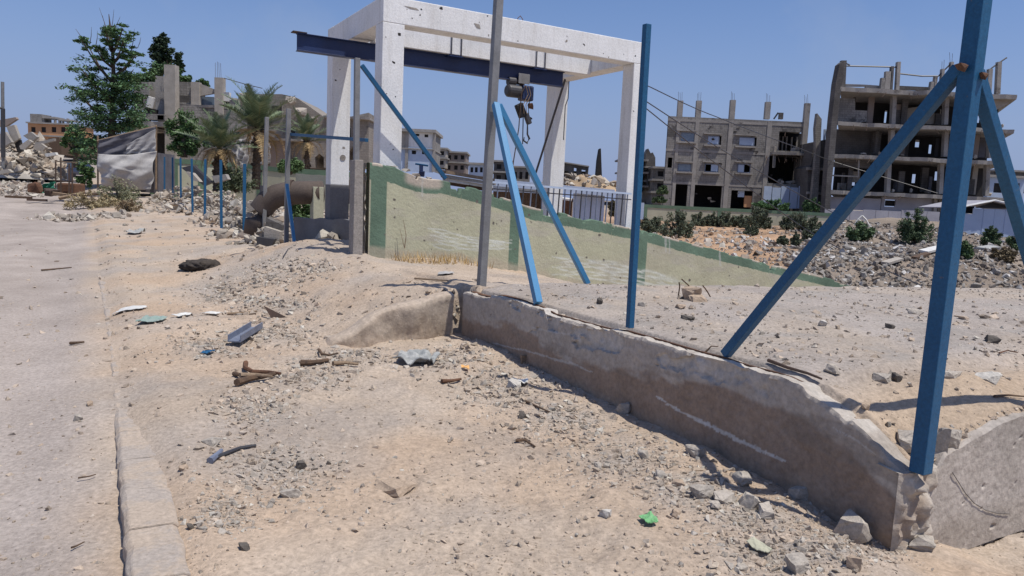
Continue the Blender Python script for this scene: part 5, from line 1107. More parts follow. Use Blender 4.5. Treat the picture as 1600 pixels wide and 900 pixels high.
# white-walled block seen through the frame
d = 92; wb = empty('white_building', at(646, 268, d + 4), 'white and grey two-storey block with small dark windows seen through the white frame', 'building')
wallp(MB(), 609, 206, 637, 231, d, .25, [(612, 208, 619, 214)]).build('wall', M['pale_concrete'], wb)
wallp(MB(), 637.3, 206, 677, 231, d, .25, [(649, 209, 655, 212.5), (663, 210, 669, 214.5)]).build('wall', M['white_paint'], wb)
wallp(MB(), 609, 233, 677, 268, d, .25, [(611, 233.5, 618, 238), (643, 235, 650, 241), (659, 236, 666, 241)]).build('wall', M['tarp_blue'], wb)
bxp(MB(), 607, 201, 681, 205.7, d - .6, 9).build('roof_slab', M['slab'], wb); bxp(MB(), 608, 231.2, 678, 233, d - .3, 9).build('floor_slab', M['slab'], wb)
for a in (633, 675.5): bxp(MB(), a, 205.9, a + 4.5, 268, d - .2, .18).build('pilaster', M['slab'], wb)
for r in ((612, 208, 619, 214), (649, 209, 655, 212.5), (663, 210, 669, 214.5), (611, 233.5, 618, 238), (643, 235, 650, 241), (659, 236, 666, 241)): bxp(MB(), *r, d + .2, .04).build('window', M['soot_shade'], wb)
bxp(MB(), 676.5, 207, 677.4, 268, d + .3, 8).build('side_wall', M['block'], wb)
# dark shell and spire
d = 98; ds = empty('dark_concrete_shell', at(995, 300, d + 3), 'dark open concrete shell between the white frame and the three-storey block', 'building')
for y in (248, 268, 289): slabp(MB(), 970, 1014, y, 2.6, d, 6, .1, 12, y).build('floor_slab', M['slab'], ds)
for (a, y0_, y1_) in ((972, 230, 300), (985, 236, 300), (998, 248, 300), (1011, 268, 296), (978, 240, 250), (991, 232, 250)): bxp(MB(), a, y0_, a + 2.4, y1_, d + .4, .35).build('column', M['dark_block'], ds)
bxp(MB(), 972, 250, 1010, 300, d + 5.2, .3).build('rear_wall', M['soot_shade'], ds)
polyp(MB(), [(1008, 262), (1009, 240), (1013, 232), (1017, 240), (1020, 238), (1024, 246), (1024, 262)], d + 1, 2).build('stair_head', M['dark_block'], ds)
for y in (260, 282): bxp(MB(), 1006, y, 1030, y + 2.5, d + .8, 4).build('floor_slab', M['slab'], ds)
polyp(MB(), [(1012, 262.5), (1022, 262.5), (1021, 306), (1011, 306)], d + 2, 2).build('stair_wall', M['dark_block'], ds)
m = MB(); polyp(m, [(931, 286), (934, 250), (937, 232), (939, 232), (941, 286)], 100, 2); tag(m.build('ruined_spire', M['soot_shade']), 'thin dark spike of ruin behind the left edge of the right frame column', 'ruin')
# collapsed building on the mound
d = 108; cbm = empty('collapsed_building', at(893, 282, d + 2), 'small tilted dark building shell collapsed on the sandy mound behind the frame', 'building')
V0 = [(866, 251), (895, 255), (920, 260), (918, 282), (914, 282), (915, 266), (909, 265), (908, 280), (900, 279), (901, 263), (897, 262), (896, 278), (888, 277), (889, 268), (880, 266), (879, 273), (870, 270), (870, 264), (867, 263)]
polyp(MB(), V0, d, .4).build('wall', M['dark_block'], cbm); polyp(MB(), [(868, 266), (917, 268), (917, 284), (870, 280)], d + 3, .3).build('rear_wall', M['soot_shade'], cbm)
polyp(MB(), [(865, 250), (920, 259), (921, 261), (866, 252)], d - .4, 4).build('roof_slab', M['slab'], cbm)
def mound(name, px, py, w, h, d, colr, label, cat, seed=1, rough=.3, kind=None, n=46, sy=.7):
    c = at(px, py, d); k = d / F; W = w * k / 2; Hh = h * k; U, Vv = np.meshgrid(np.linspace(-1, 1, n), np.linspace(-1, 1, n), indexing='ij'); r2 = np.sqrt(U ** 2 + Vv ** 2)
    z = np.clip(1 - r2, 0, 1) ** .8 * (1 + rough * 1.6 * fbm(U * 1.5, Vv * 1.5, 1.4, 4, seed)) + .06 * fbm(U, Vv, 6, 3, seed) * (r2 < 1)
    V = np.stack([c[0] + U * W, c[1] + Vv * W * sy, c[2] + z * Hh - .25], -1).reshape(-1, 3)
    cc = np.tile(np.array(colr), (n * n, 1)) * (1 + .5 * fbm(U.ravel() * 4, Vv.ravel() * 4, 1, 3, seed))[:, None]
    return tag(mesh_obj(name, V, grid_faces(n, n), M['ground'], None, np.clip(cc, .05, .8)), label, cat, kind=kind), V
mo, mv = mound('rubble_mound', 905, 297, 150, 24, 92, (.40, .30, .20), 'sandy rubble mound with broken slabs behind the railing', 'rubble mound', 4)
sel = mv[RNG.integers(0, len(mv), 240)]; sel = sel[sel[:, 2] > mv[:, 2].min() + .3]; scatter('rubble_on_mound', sel, logsize(.3, 1.6, len(sel), 2), .2)
# shelters behind the railing
t = empty('sheet_shelter', at(985, 340, 42), 'small pale blue gabled sheet shelter right of the right frame column', 'shelter')
bxp(MB(), 969, 316, 1006, 342, 42, 2.5).build('wall', M['tarp_blue'], t); polyp(MB(), [(966, 317), (976, 302), (988, 316)], 41.8, .1).build('gable', M['dark_steel'], t)
for (a, b_, c_, e) in ((963, 318, 977, 301), (977, 301, 992, 317)): m = MB(); m.beam(at(a, b_, 41.7), at(c_, e, 41.7), .12, .3); m.beam(at(a, b_ - .5, 43), at(c_, e - .5, 43), 2.6, .06, [0, 1.0, 0]); m.build('roof_sheet', M['tarp_white'], t)
t = empty('tarp_shelter', at(850, 335, 27), 'long low shelter with a bright white sheet roof behind the railing', 'shelter')
m = MB(); m.beam(at(772, 285, 27), at(960, 302, 27), .25, .06, [0, 0, 1.0]); m.beam(at(772, 285.5, 28), at(960, 302.5, 28), 2.0, .05, [0, 1.0, 0]); m.build('roof_sheet', M['tarp_blue'], t)
bxp(MB(), 895, 303, 944, 345, 27.4, .08).build('wall', M['tarp_blue'], t); bxp(MB(), 845, 309, 894, 345, 27.5, 1.2).build('crate_wall', M['rust'], t); bxp(MB(), 770, 290, 844, 300, 27.6, .06).build('wall', M['tarp_blue'], t); bxp(MB(), 770, 300.3, 844, 330, 27.7, .2).build('dark_wall', M['roots'], t)
m = MB(); m.beam(at(848, 306, 26.8), at(893, 312, 26.8), .3, .06); m.build('board', M['white_plastic'], t)

# --- boundary walls
def bwall(x0, y0, yb0, x1, y1, yb1, d0, d1, pil, label, gtop=2.4, mm='cream'):
    p = at(x0, y0, d0); q = at(x1, y1, d1); pb = at(x0, yb0, d0)[2]; qb = at(x1, yb1, d1)[2]; t = empty('boundary_wall', (p + q) / 2 * [1, 1, 0] + [0, 0, (pb + qb) / 2], label, 'wall')
    L = np.linalg.norm((q - p)[:2]); u = (q - p) / L; u[2] = 0; nn = np.array([-u[1], u[0], 0]); 
    def P(f, z, o): r = p + (q - p) * f; return np.array([r[0] + nn[0] * o, r[1] + nn[1] * o, z])
    def slab(f0, f1, za0, za1, zb0, zb1, o0, o1): return [P(f0, za0, o0), P(f1, za1, o0), P(f1, za1, o1), P(f0, za0, o1), P(f0, zb0, o0), P(f1, zb1, o0), P(f1, zb1, o1), P(f0, zb0, o1)]
    cap = .28; m = MB(); m.add(slab(0, 1, pb - .6, qb - .6, p[2] - cap, q[2] - cap, 0, .2), BOXF); m.build('panel', M[mm], t)
    m = MB(); m.add(slab(0, 1, p[2] - cap + .002, q[2] - cap + .002, p[2], q[2], -.04, .24), BOXF); m.build('coping', M['gband'], t)
    for f in pil:
        zz = p[2] + (q[2] - p[2]) * f; zl = pb + (qb - pb) * f; m = MB(); w = .17 / L; m.add(slab(f - w, f + w, zl - .6, zl - .6, zz - cap - .002, zz - cap - .002, -.035, -.003), BOXF); m.build('pillar', M['gband'], t)
    return t
M['gband'] = mat('green_render', (.13, .20, .135), (.10, .155, .105), 1.2, .9, .2, 25, fine=.18)
bwall(1003, 319, 352, 1300, 333, 362, 66, 66, [.02, .19, .41, .63, .86], 'cream and green boundary wall in front of the three-storey block')
bwall(233, 245, 304, 362, 254, 300, 44, 46, [.04, .3, .62, .95], 'green-framed cream wall behind the row of short blue posts')
bwall(362, 253, 300, 472, 266, 308, 46, 45, [.4, .8], 'cream wall with dark green top behind the palms')
bwall(440, 262, 310, 575, 270, 312, 40, 40, [.3, .7], 'cream wall with green top behind the pipe elbow')
# --- blue shed at the right
d = 50; sh = empty('sheet_metal_shed', at(1550, 366, d + 1.5), 'pale blue sheet-metal shed with a low gabled roof right of the near post', 'shed')
for k in range(6):
    a = 1501 + k * 17; bxp(MB(), a, (334 if k == 0 else 325) + k * .6, a + 16.8, 372 + k, d + .03 * (k % 2), .05).build('wall_sheet', M['shed_blue'], sh)
bxp(MB(), 1503, 322, 1522, 333, d + 1.5, .1).build('dark_opening_shade', M['soot_shade'], sh)  # dark sheet standing in for the shade within the shed
for (a, b_, c_, e) in ((1499, 324, 1554, 313), (1554, 313, 1612, 327)):
    m = MB(); m.beam(at(a, b_, d - .3), at(c_, e, d - .3), .16, .1); m.build('fascia', M['white_paint'], sh)
    m = MB(); V = [at(a, b_, d - .25), at(c_, e, d - .25)]; V += [V[1] + [0, 5, 0], V[0] + [0, 5, 0]]; V2 = [v - [0, 0, .05] for v in V]; m.add(V2 + V, BOXF); m.build('roof_sheet', M['corrugated'], sh)
polyp(MB(), [(1522, 325), (1554, 316), (1590, 325)], d + .6, .1).build('gable_gap_shade', M['dark_steel'], sh)  # dark triangle put in for the shade of the gable gap
m = MB(); bxp(m, 1620, 330, 1622, 372, d, 5); m.build('side_wall', M['shed_blue'], sh)

# --- long overhead cables sagging towards the rubble
for k, (pts, lab) in enumerate(((((985, 141, 15), (1009, 158, 18), (1150, 247, 34), (1299, 331, 48), (1420, 392, 40)), 'upper long cable sagging from the white frame to the rubble'),
        (((985, 150, 15), (1009, 169, 18), (1130, 264, 28), (1252, 354, 34), (1320, 393, 30), (1440, 446, 21)), 'lower long cable sagging from the white frame to the rubble'),
        (((988, 122, 15), (1016, 136, 20), (1118, 182, 40), (1250, 232, 60), (1300, 252, 70), (1465, 302, 68)), 'thin topmost cable crossing in front of the gutted building'),
        (((975, 150, 16), (998, 181, 15), (998, 250, 15)), 'short slack cable dropping beside the right frame column'))):
    m = MB(); P0 = [at(a, b_, c_) for a, b_, c_ in pts]; Q = []
    for a, b_ in zip(P0[:-1], P0[1:]):
        for f in np.linspace(0, 1, 6)[:-1]: Q.append(a + (b_ - a) * f - np.array([0, 0, .012]) * np.linalg.norm(b_ - a) * 4 * f * (1 - f) * .15)
    Q.append(P0[-1]); m.tube(Q, [.006 + .00045 * q[1] for q in Q], 5); tag(m.build('cable', M['dark_steel']), lab, 'cable', 'overhead cables')

# --- left house in ruins
d = 58; hs = empty('ruined_house', at(300, 260, d + 4), 'ruined grey concrete house with bare columns beside the big green tree', 'building')
bxp(MB(), 257, 101, 274, 250, d - .6, .7).build('column', M['pale_concrete'], hs); bxp(MB(), 335, 121, 348, 180, d, .6).build('column', M['pale_concrete'], hs)
rebar(hs, 341, 95, 122, d + .2, 4, 9); rebar(hs, 265, 94, 102, d, 3, 7)
bxp(MB(), 243, 119, 256, 186, d + .6, .5).build('column', M['slab'], hs)
wallp(MB(), 209, 128, 232, 172, d + 1, .3, [(211, 153, 224, 163)]).build('block_wall', M['block'], hs); bxp(MB(), 211, 153, 224, 163, d + 1.25, .04).build('window', M['soot_shade'], hs)
bxp(MB(), 232.3, 128, 243, 175, d + 1.6, .3).build('block_wall', M['pale_concrete'], hs)
wallp(MB(), 274.3, 128, 298, 164, d + .6, .3, [(275, 149, 296, 160)]).build('block_wall', M['block'], hs); bxp(MB(), 275, 149, 296, 160, d + 2, .1).build('inner_wall', M['dark_block'], hs)
bxp(MB(), 298.3, 128, 311, 166, d + .3, .5).build('column', M['pale_concrete'], hs)
polyp(MB(), [(311, 130), (334, 139), (334, 146), (311, 150)], d + .5, .3).build('block_wall', M['pale_concrete'], hs)
bxp(MB(), 311, 151, 334.5, 170, d + 1, .06).build('window', M['glass'], hs); bxp(MB(), 348.4, 144, 358, 158, d + .2, .4).build('block_wall', M['white_plastic'], hs)
bxp(MB(), 348.4, 158.4, 358, 176, d + 1.2, .2).build('window', M['soot_shade'], hs); bxp(MB(), 358.4, 156, 372, 176, d + .3, .4).build('block_wall', M['block'], hs)
polyp(MB(), [(274.4, 164), (372, 172), (384, 178), (384, 262), (274.4, 262)], d + .2, .3).build('front_wall', M['block'], hs)
slabp(MB(), 195, 257, 188, 8, d - 1.2, 7, .15, 16, 4).build('floor_slab', M['slab'], hs); slabp(MB(), 183, 232, 197, 5, d - 1.8, 6, .15, 12, 9).build('fallen_slab', M['pale_concrete'], hs)
for (a, b_, c_, e) in ((199, 174, 224, 187), (226, 178, 256, 187), (246, 180, 258, 188)): bxp(MB(), a, b_, c_, e, d - .9, 1.2).build('masonry_lump', M['block'], hs)
bxp(MB(), 200, 196, 256.5, 262, d + 1, .3).build('rear_wall', M['soot_shade'], hs)
slabp(MB(), 262, 372, 164, 4, d + .1, 8, .1, 20, 2).build('floor_slab', M['slab'], hs)
m = MB(); q = at(235, 160, d - .8); ax = np.array([.25, 0, 1.0]); ax /= np.linalg.norm(ax); m.tube([q - ax * .42, q + ax * .42], .26, 14); tag(m.build('water_drum', M['white_plastic'], bevel=.03), 'white drum tilted on a dark heap in the ruined house', 'drum')
polyp(MB(), [(222, 186), (226, 168), (240, 170), (238, 187)], d - .7, .8).build('masonry_lump', M['soot_shade'], hs)
m = MB(); m.tube([at(350, 122, d), at(385, 132, d), at(410, 138, d)], .03, 5); m.build('roof_wire', M['dark_steel'], hs)
d = 64; h2 = empty('damaged_house', at(470, 262, d + 4), 'beige house with a sagging roof line and arched openings behind the palms', 'building')
polyp(MB(), [(372, 262), (372, 152), (392, 147), (440, 147), (462, 152), (480, 164), (505, 182), (540, 184), (576, 176), (576, 262), (560, 262), (560, 236), (552, 228), (545, 236), (545, 262), (506, 262), (506, 246), (499, 240), (492, 246), (492, 262)], d, 7).build('wall', M['house'] if 'house' in M else M.setdefault('house', mat('dusty_house_render', (.32, .285, .245), (.235, .21, .185), .7, .92, .3, 12, c3=(.15, .135, .12), c3t=.56, s3=.8, fine=.3, blocks=.6)), h2)
for r in ((446, 198, 461, 213), (424, 165, 440, 182), (400, 190, 416, 210), (535, 200, 548, 216)):
    w_ = bxp(MB(), r[0] - 1.2, r[1] - 1.2, r[2] + 1.2, r[3] + 1.2, d - .06, .055).build('window', M['slab'], h2); bxp(MB(), *r, d - .12, .058).build('pane', M['soot_shade'], w_)
bxp(MB(), 422, 220, 450, 262, d - .5, .45).build('porch_wall', M['pink_wall'], h2)
slabp(MB(), 405, 470, 216, 3, d - 1.3, 1.28, .1, 12, 7).build('porch_slab', M['slab'], h2)
slabp(MB(), 505, 578, 182, 3, d - .5, 6, .12, 12, 8).build('roof_slab', M['slab'], h2)
for k in range(14):
    rock(random.uniform(374, 500), 0, 0, 0, None, d=1) if False else None
for k, (a, b_, s) in enumerate(((385, 156, 20), (402, 160, 16), (455, 160, 18), (470, 178, 22), (490, 190, 16), (365, 162, 18))):
    rock(a, b_, s, s * .6, None, random.choice(['pale', 'sand', 'grey']), d=d - .6, name='broken_masonry', cat=None); o = COL.objects[-1]; o.parent = h2; o.location = Vector(o.location) - Vector(h2.location)

# --- hanging tarpaulins
def cloth_px(name, quad, d, m, label, cat, n=34, amp=.18, seed=1, sag=0.0, parent=None, bulge=0.0):
    (x0, y0), (x1, y1), (x2, y2), (x3, y3) = quad   # tl tr br bl
    V = []
    for i in range(n):
        for k in range(n):
            u, v = i / (n - 1), k / (n - 1); x = (x0 * (1 - u) + x1 * u) * (1 - v) + (x3 * (1 - u) + x2 * u) * v; y = (y0 * (1 - u) + y1 * u) * (1 - v) + (y3 * (1 - u) + y2 * u) * v
            y += sag * math.sin(math.pi * u) * (1 - v * .3); V.append((x + 1.5 * float(vnoise(np.array(v * 4.0), np.array(u * 3.0), seed)), y))
    V = np.array([at(a, b_, d) for a, b_ in V]); U, W = np.meshgrid(np.linspace(0, 1, n), np.linspace(0, 1, n), indexing='ij')
    f = amp * (1.6 * np.abs(fbm(U * .8 + W * .5, W * 1.7 - U * .6, 1.5, 3, seed)) - .5 + .5 * np.sin((U * 3 + W * 2.2 + .6 * fbm(U, W, 2, 2, seed)) * 4.5)) - bulge * np.sin(math.pi * W) * np.sin(math.pi * U)
    V[:, 1] += f.ravel(); back = V + [0, .03, 0]; Fq = grid_faces(n, n); N = n * n
    I = np.arange(N).reshape(n, n); loop = list(I[0, :]) + list(I[1:, -1]) + list(I[-1, -2::-1]) + list(I[-2:0:-1, 0]); rim = [(b_, a, a + N, b_ + N) for a, b_ in zip(loop, loop[1:] + loop[:1])]
    o = mesh_obj(name, np.vstack([V, back]), Fq[:, ::-1].tolist() + (Fq + N).tolist() + rim, M[m], parent, smooth_=True)
    return tag(o, label, cat) if parent is None else o
tt0 = empty('tarpaulin_tent', at(196, 292, 41), 'tall makeshift tent of white and grey tarpaulins by the green wall', 'tent')
cloth_px('grey_sheet', [(155, 219), (243, 198), (243, 243), (152, 247)], 41, 'tarp_grey', None, None, seed=3, parent=tt0, amp=.10)
cloth_px('white_sheet', [(150, 240), (243, 236), (238, 296), (160, 290)], 40.6, 'tarp_white', None, None, seed=8, parent=tt0, amp=.2, bulge=.5, sag=4)
cloth_px('side_sheet', [(198, 226), (243, 202), (243, 240), (196, 240)], 40.85, 'tarp_white', None, None, seed=12, parent=tt0, amp=.06)
for (a, b_, c_) in ((153, 212, 294), (244, 195, 296)): m = MB(); m.beam(at(a, b_, 41.3), at(a, c_, 41.3), .09, .09); m.build('pole', M['wood'], tt0)
m = MB(); m.beam(at(152, 220, 41.2), at(245, 197, 41.2), .07, .07); m.build('ridge_pole', M['wood'], tt0)
x0, x1 = at(156, 240, 41)[0], at(240, 240, 41)[0]; m = MB(); m.box((x0, 41.5, at(200, 294, 41)[2] - .2), (x1, 43.5, at(200, 236, 41)[2])); m.build('inner_sheet', M['tarp_grey'], tt0)
cloth_px('hanging_tarpaulin', [(358, 209), (394, 211), (388, 258), (368, 258)], 43, 'tarp_white', 'grey-white tarpaulin slung between the two palms above the wall', 'tarpaulin', seed=21, sag=7, amp=.3)
cloth_px('hanging_tarpaulin', [(404, 226), (422, 224), (424, 254), (406, 256)], 47, 'tarp_white', 'pale cloth hanging right of the tall palm trunk', 'tarpaulin', seed=23, sag=3, amp=.2)

# --- far left: road end, car, scrap, rubble
d = 66; ca = empty('parked_car', [at(92, 268, d)[0], d + 2, float(zt(at(92, 268, d)[0], d))], 'dark car facing the camera at the far end of the dirt road', 'car')
cx, cy, cz = ca.location
def carbox(name, prof, w0, m, parent=ca, yoff=0, bevel=.06):
    V = []
    for (y, z, w) in prof:
        V += [(cx - w / 2, cy + y, cz + z), (cx + w / 2, cy + y, cz + z)]
    n = len(prof); F_ = [(2 * k, 2 * k + 1, 2 * ((k + 1) % n) + 1, 2 * ((k + 1) % n)) for k in range(n)] + [tuple(2 * k for k in range(n))[::-1], tuple(2 * k + 1 for k in range(n))]
    mm = MB(); mm.add(V, F_); return mm.build(name, M[m], parent, bevel=bevel)
carbox('body', [(-2.0, .38, 1.7), (-2.05, .62, 1.72), (-1.95, .86, 1.66), (-.9, 1.0, 1.68), (-.35, 1.44, 1.36), (1.3, 1.48, 1.34), (1.95, 1.0, 1.62), (2.05, .6, 1.7), (2.0, .38, 1.7)], 1.7, 'car_paint')
carbox('windscreen', [(-.93, 1.03, 1.5), (-.42, 1.42, 1.22), (-.38, 1.40, 1.22), (-.87, 1.02, 1.5)], 1, 'windscreen', bevel=0)
for sx in (-.6, .6):
    m = MB(); m.box((cx + sx - .2, cy - 2.08, cz + .62), (cx + sx + .2, cy - 1.98, cz + .80)); m.build('headlight', M['lamp_glass'], ca, bevel=.03)
    m = MB(); m.box((cx + sx * 1.52 - .09, cy - .75, cz + .98), (cx + sx * 1.52 + .09, cy - .6, cz + 1.14)); m.build('door_mirror', M['car_paint'], ca)
m = MB(); m.box((cx - .35, cy - 2.09, cz + .6), (cx + .35, cy - 2.0, cz + .76)); m.build('grille', M['galv'], ca)
m = MB(); m.box((cx - .85, cy - 2.14, cz + .34), (cx + .85, cy - 1.95, cz + .52)); m.build('bumper', M['dark_steel'], ca, bevel=.04)
for sx in (-.76, .76):
    for sy in (-1.25, 1.3):
        q = np.array([cx + sx, cy + sy, cz + .32]); m = MB(); m.tube([q - [.1, 0, 0], q + [.1, 0, 0]], .32, 14); m.build('wheel', M['black'], ca)
sf = empty('scrap_rack', at(98, 308, 37), 'rusty standing bar frame on the scrap pile beside the dirt road', 'metal frame')
for (a, y0_, y1_) in ((87, 250, 306), (95, 246, 308), (108, 256, 308), (113, 252, 306)): m = MB(); m.beam(at(a, y1_, 37), at(a, y0_, 37), .07, .07); m.build('upright', M['rust_dark'], sf)
for (y, a, b_) in ((252, 87, 120), (282, 86, 114)): m = MB(); m.beam(at(a, y, 37), at(b_, y + 2, 37), .07, .06); m.build('crossbar', M['wood' if y < 260 else 'rust_dark'], sf)
bxp(MB(), 105, 262, 112, 284, 37.1, .06).build('pale_panel', M['tarp_white'], sf)
m = bxp(MB(), 88, 286, 118, 304, 37.4, .9); tag(m.build('rusty_tank', M['rust'], bevel=.08), 'rusty box tank behind the bars on the scrap pile', 'tank')
cloth_px('green_sheet', [(64, 289), (86, 284), (87, 301), (66, 302)], 36.6, 'green_tarp', 'green tarpaulin scrap on the scrap pile beside the dirt road', 'tarpaulin', seed=31, amp=.25, n=16)
rock(55, 299, 22, 18, 'rust-brown tangled lump at the left of the scrap pile', 'dark', d=36, name='scrap_lump', cat='scrap', material=M['rust'])
rock(80, 304, 26, 12, 'low rusty lump in front of the green tarpaulin', 'dark', d=35.6, name='scrap_lump', cat='scrap', material=M['rust_dark'])
for k, (a, b_, c_, e, mm, lab) in enumerate(((8, 307, 50, 309, 'roots', 'long dark bar sticking out left of the scrap pile'), (42, 312, 74, 313, 'rust_dark', 'dark bar in front of the scrap pile'), (82, 302, 104, 305, 'wood', 'pale timber in the scrap pile'), (92, 310, 130, 302, 'wood', 'long timber at the right foot of the scrap pile'), (112, 306, 160, 302, 'rust_dark', 'rusty beam running right from the scrap pile'))):
    m = MB(); m.beam(at(a, b_, 35 + .1 * k), at(c_, e, 35.3 + .1 * k), .14, .1); tag(m.build('scrap_bar', M[mm]), lab, 'bar', 'bars of the scrap pile')
# rubble heap of a collapsed house
mo, mv = mound('rubble_heap', -12, 272, 215, 60, 58, (.36, .335, .30), 'tall grey heap of concrete rubble left of the dirt road', 'rubble heap', 9, .35, n=70, sy=.6)
zlo = mv[:, 2].min(); sel = mv[RNG.integers(0, len(mv), 3200)]; sel = sel[(sel[:, 2] > zlo + .25)] ; scatter('broken_concrete_on_heap', sel, logsize(.15, 1.1, len(sel), 2.4), .2)
mo2, mv2 = mound('rubble_heap', 52, 272, 100, 54, 60, (.36, .335, .30), 'lower right shoulder of grey rubble beside the tall heap at the road end', 'rubble heap', 14, .4, n=50, sy=.8)
sel = mv2[RNG.integers(0, len(mv2), 1400)]; sel = sel[sel[:, 2] > mv2[:, 2].min() + .25]; scatter('broken_concrete_on_heap', sel, logsize(.15, 1.2, len(sel), 2.4), .2)
n = 1100; d_ = 40 + 30 * RNG.uniform(0, 1, n); k_ = RNG.uniform(-.72, -.635, n); X = d_ * k_; scatter('rubble_by_the_road', np.stack([X, d_, zt(X, d_)], -1), logsize(.08, .5, n, 2.4), .2)
for k, (pts, dd, mm, lab) in enumerate((
        ([(-14, 190), (24, 183), (26, 186), (8, 198), (-14, 198)], 57, 'pink_wall', 'beige roof slab on top of the left rubble heap'),
        ([(10, 198), (22, 195), (30, 216), (20, 224)], 55, 'pale_concrete', 'upright pale slab in the left rubble heap'),
        ([(30, 228), (44, 218), (50, 222), (38, 234), (32, 233)], 54, 'pale_concrete', 'pale slanted slab right of the upright one'),
        ([(52, 226), (64, 224), (72, 230), (66, 236), (54, 234)], 55, 'pale_concrete', 'pale slab at the right shoulder of the left heap'),
        ([(54, 223), (84, 216), (84, 220), (56, 228)], 56, 'slab', 'grey slanted beam above the right shoulder of the left heap'),
        ([(-10, 212), (8, 206), (18, 222), (2, 232), (-10, 228)], 54.5, 'slab', 'grey slab at the left edge of the left heap'),
        ([(36, 212), (48, 206), (58, 214), (50, 222)], 56.5, 'slab', 'dark-edged slab at the crest of the left heap'),
        ([(70, 240), (86, 238), (88, 242), (72, 245)], 53, 'white_plastic', 'white flat slab at the foot of the left heap'),
        ([(-8, 268), (12, 264), (18, 269), (-4, 273)], 49, 'pale_concrete', 'long flat slab low on the left heap'),
        ([(22, 222), (30, 218), (34, 236), (27, 238)], 55.2, 'soot_shade', 'dark piece put in for a shaded gap in the left heap'))):  # last piece is a dark sheet painted for a shaded gap
    m = MB(); polyp(m, pts, dd, .28); tag(m.build('fallen_slab', M[mm]), lab, 'slab', 'fallen slabs on the left heap')
m = MB(); m.tube([at(5, 262, 50), at(4, 128, 50)], .10, 8); m.build  # pole
tp_ = empty('utility_pole', at(5, 262, 50), 'slim grey pole with a dark sleeve at the left edge', 'pole')
m.build('pole', M['galv'], tp_); m = MB(); m.tube([at(5, 246, 49.95), at(4.6, 170, 49.95), at(1, 168, 49.9)], .13, 8); m.build('sleeve', M['dark_steel'], tp_)
small_block(44, 193, 108, 232, 140, 'orange_wall', 'orange two-storey building beyond the left rubble heap', 2, 4, gap=.45)
t = empty('rooftop_room', at(55, 192, 141), 'unfinished grey rooftop room with open frame on the orange building', 'rooftop structure')
bxp(MB(), 47, 178, 65, 192.2, 141, 3).build('block_wall', M['block'], t)
bxp(MB(), 66, 182, 86, 185, 141, 3).build('beam', M['slab'], t); bxp(MB(), 90, 186, 108, 188.5, 141, 3).build('beam', M['slab'], t)
for a in (66, 84, 91, 96, 104): bxp(MB(), a, 185, a + 2.5, 192.3, 141.2, .4).build('column', M['slab'], t)
m = MB(); polyp(m, [(66, 240), (68, 224), (76, 216), (92, 214), (96, 222), (96, 242)], 95, 8); tag(m.build('dark_shed', M['roots']), 'dark brown low building below the orange one', 'building')
small_block(92, 222, 118, 246, 100, 'pink_wall', 'brownish wall of a low building left of the big tree', 1, 2)
# ------------------------------------------------------------------ plants
def leaf_mesh(name, cen, size, cols, parent, updown=.6, aspect=2.2, droop=0.0, kind=None):
    n = len(cen); cen = np.asarray(cen, float); size = np.broadcast_to(size, (n,))
    a = RNG.normal(0, 1, (n, 3)); a[:, 2] = a[:, 2] * .35 - droop; a /= np.linalg.norm(a, axis=1)[:, None]
    b = RNG.normal(0, 1, (n, 3)); b[:, 2] *= (1 - updown); b -= a * (a * b).sum(1)[:, None]; b /= np.linalg.norm(b, axis=1)[:, None]
    L = (size / 2)[:, None]; W = L / aspect
    V = np.stack([cen - a * L, cen + b * W - a * L * .1, cen + a * L, cen - b * W - a * L * .1], 1).reshape(-1, 3)
    Fc = np.arange(4 * n).reshape(n, 4); C_ = np.repeat(cols, 4, 0)
    o = mesh_obj(name, V, Fc, M['leaf'], parent, C_)
    return o
def leafcols(n, c1, c2, v=.25):
    k = RNG.uniform(0, 1, (n, 1)); return np.clip((np.array(c1) * (1 - k) + np.array(c2) * k) * RNG.uniform(1 - v, 1 + v, (n, 1)), .005, .6)
def clumps(cs, rs, per, flat=1.0, shell=.5):
    out = []
    for c, r in zip(cs, rs):
        q = RNG.normal(0, 1, (per, 3)); q /= np.linalg.norm(q, axis=1)[:, None]; q *= (RNG.uniform(0, 1, (per, 1)) ** shell) * r; q[:, 2] *= flat; out.append(q + c)
    return np.concatenate(out)
def tubes(segs, name, m, parent, n=6):
    b = MB()
    for pts, r in segs: b.tube(pts, r, n)
    return b.build(name, m, parent)
G1, G2 = (.035, .070, .026), (.075, .125, .045)
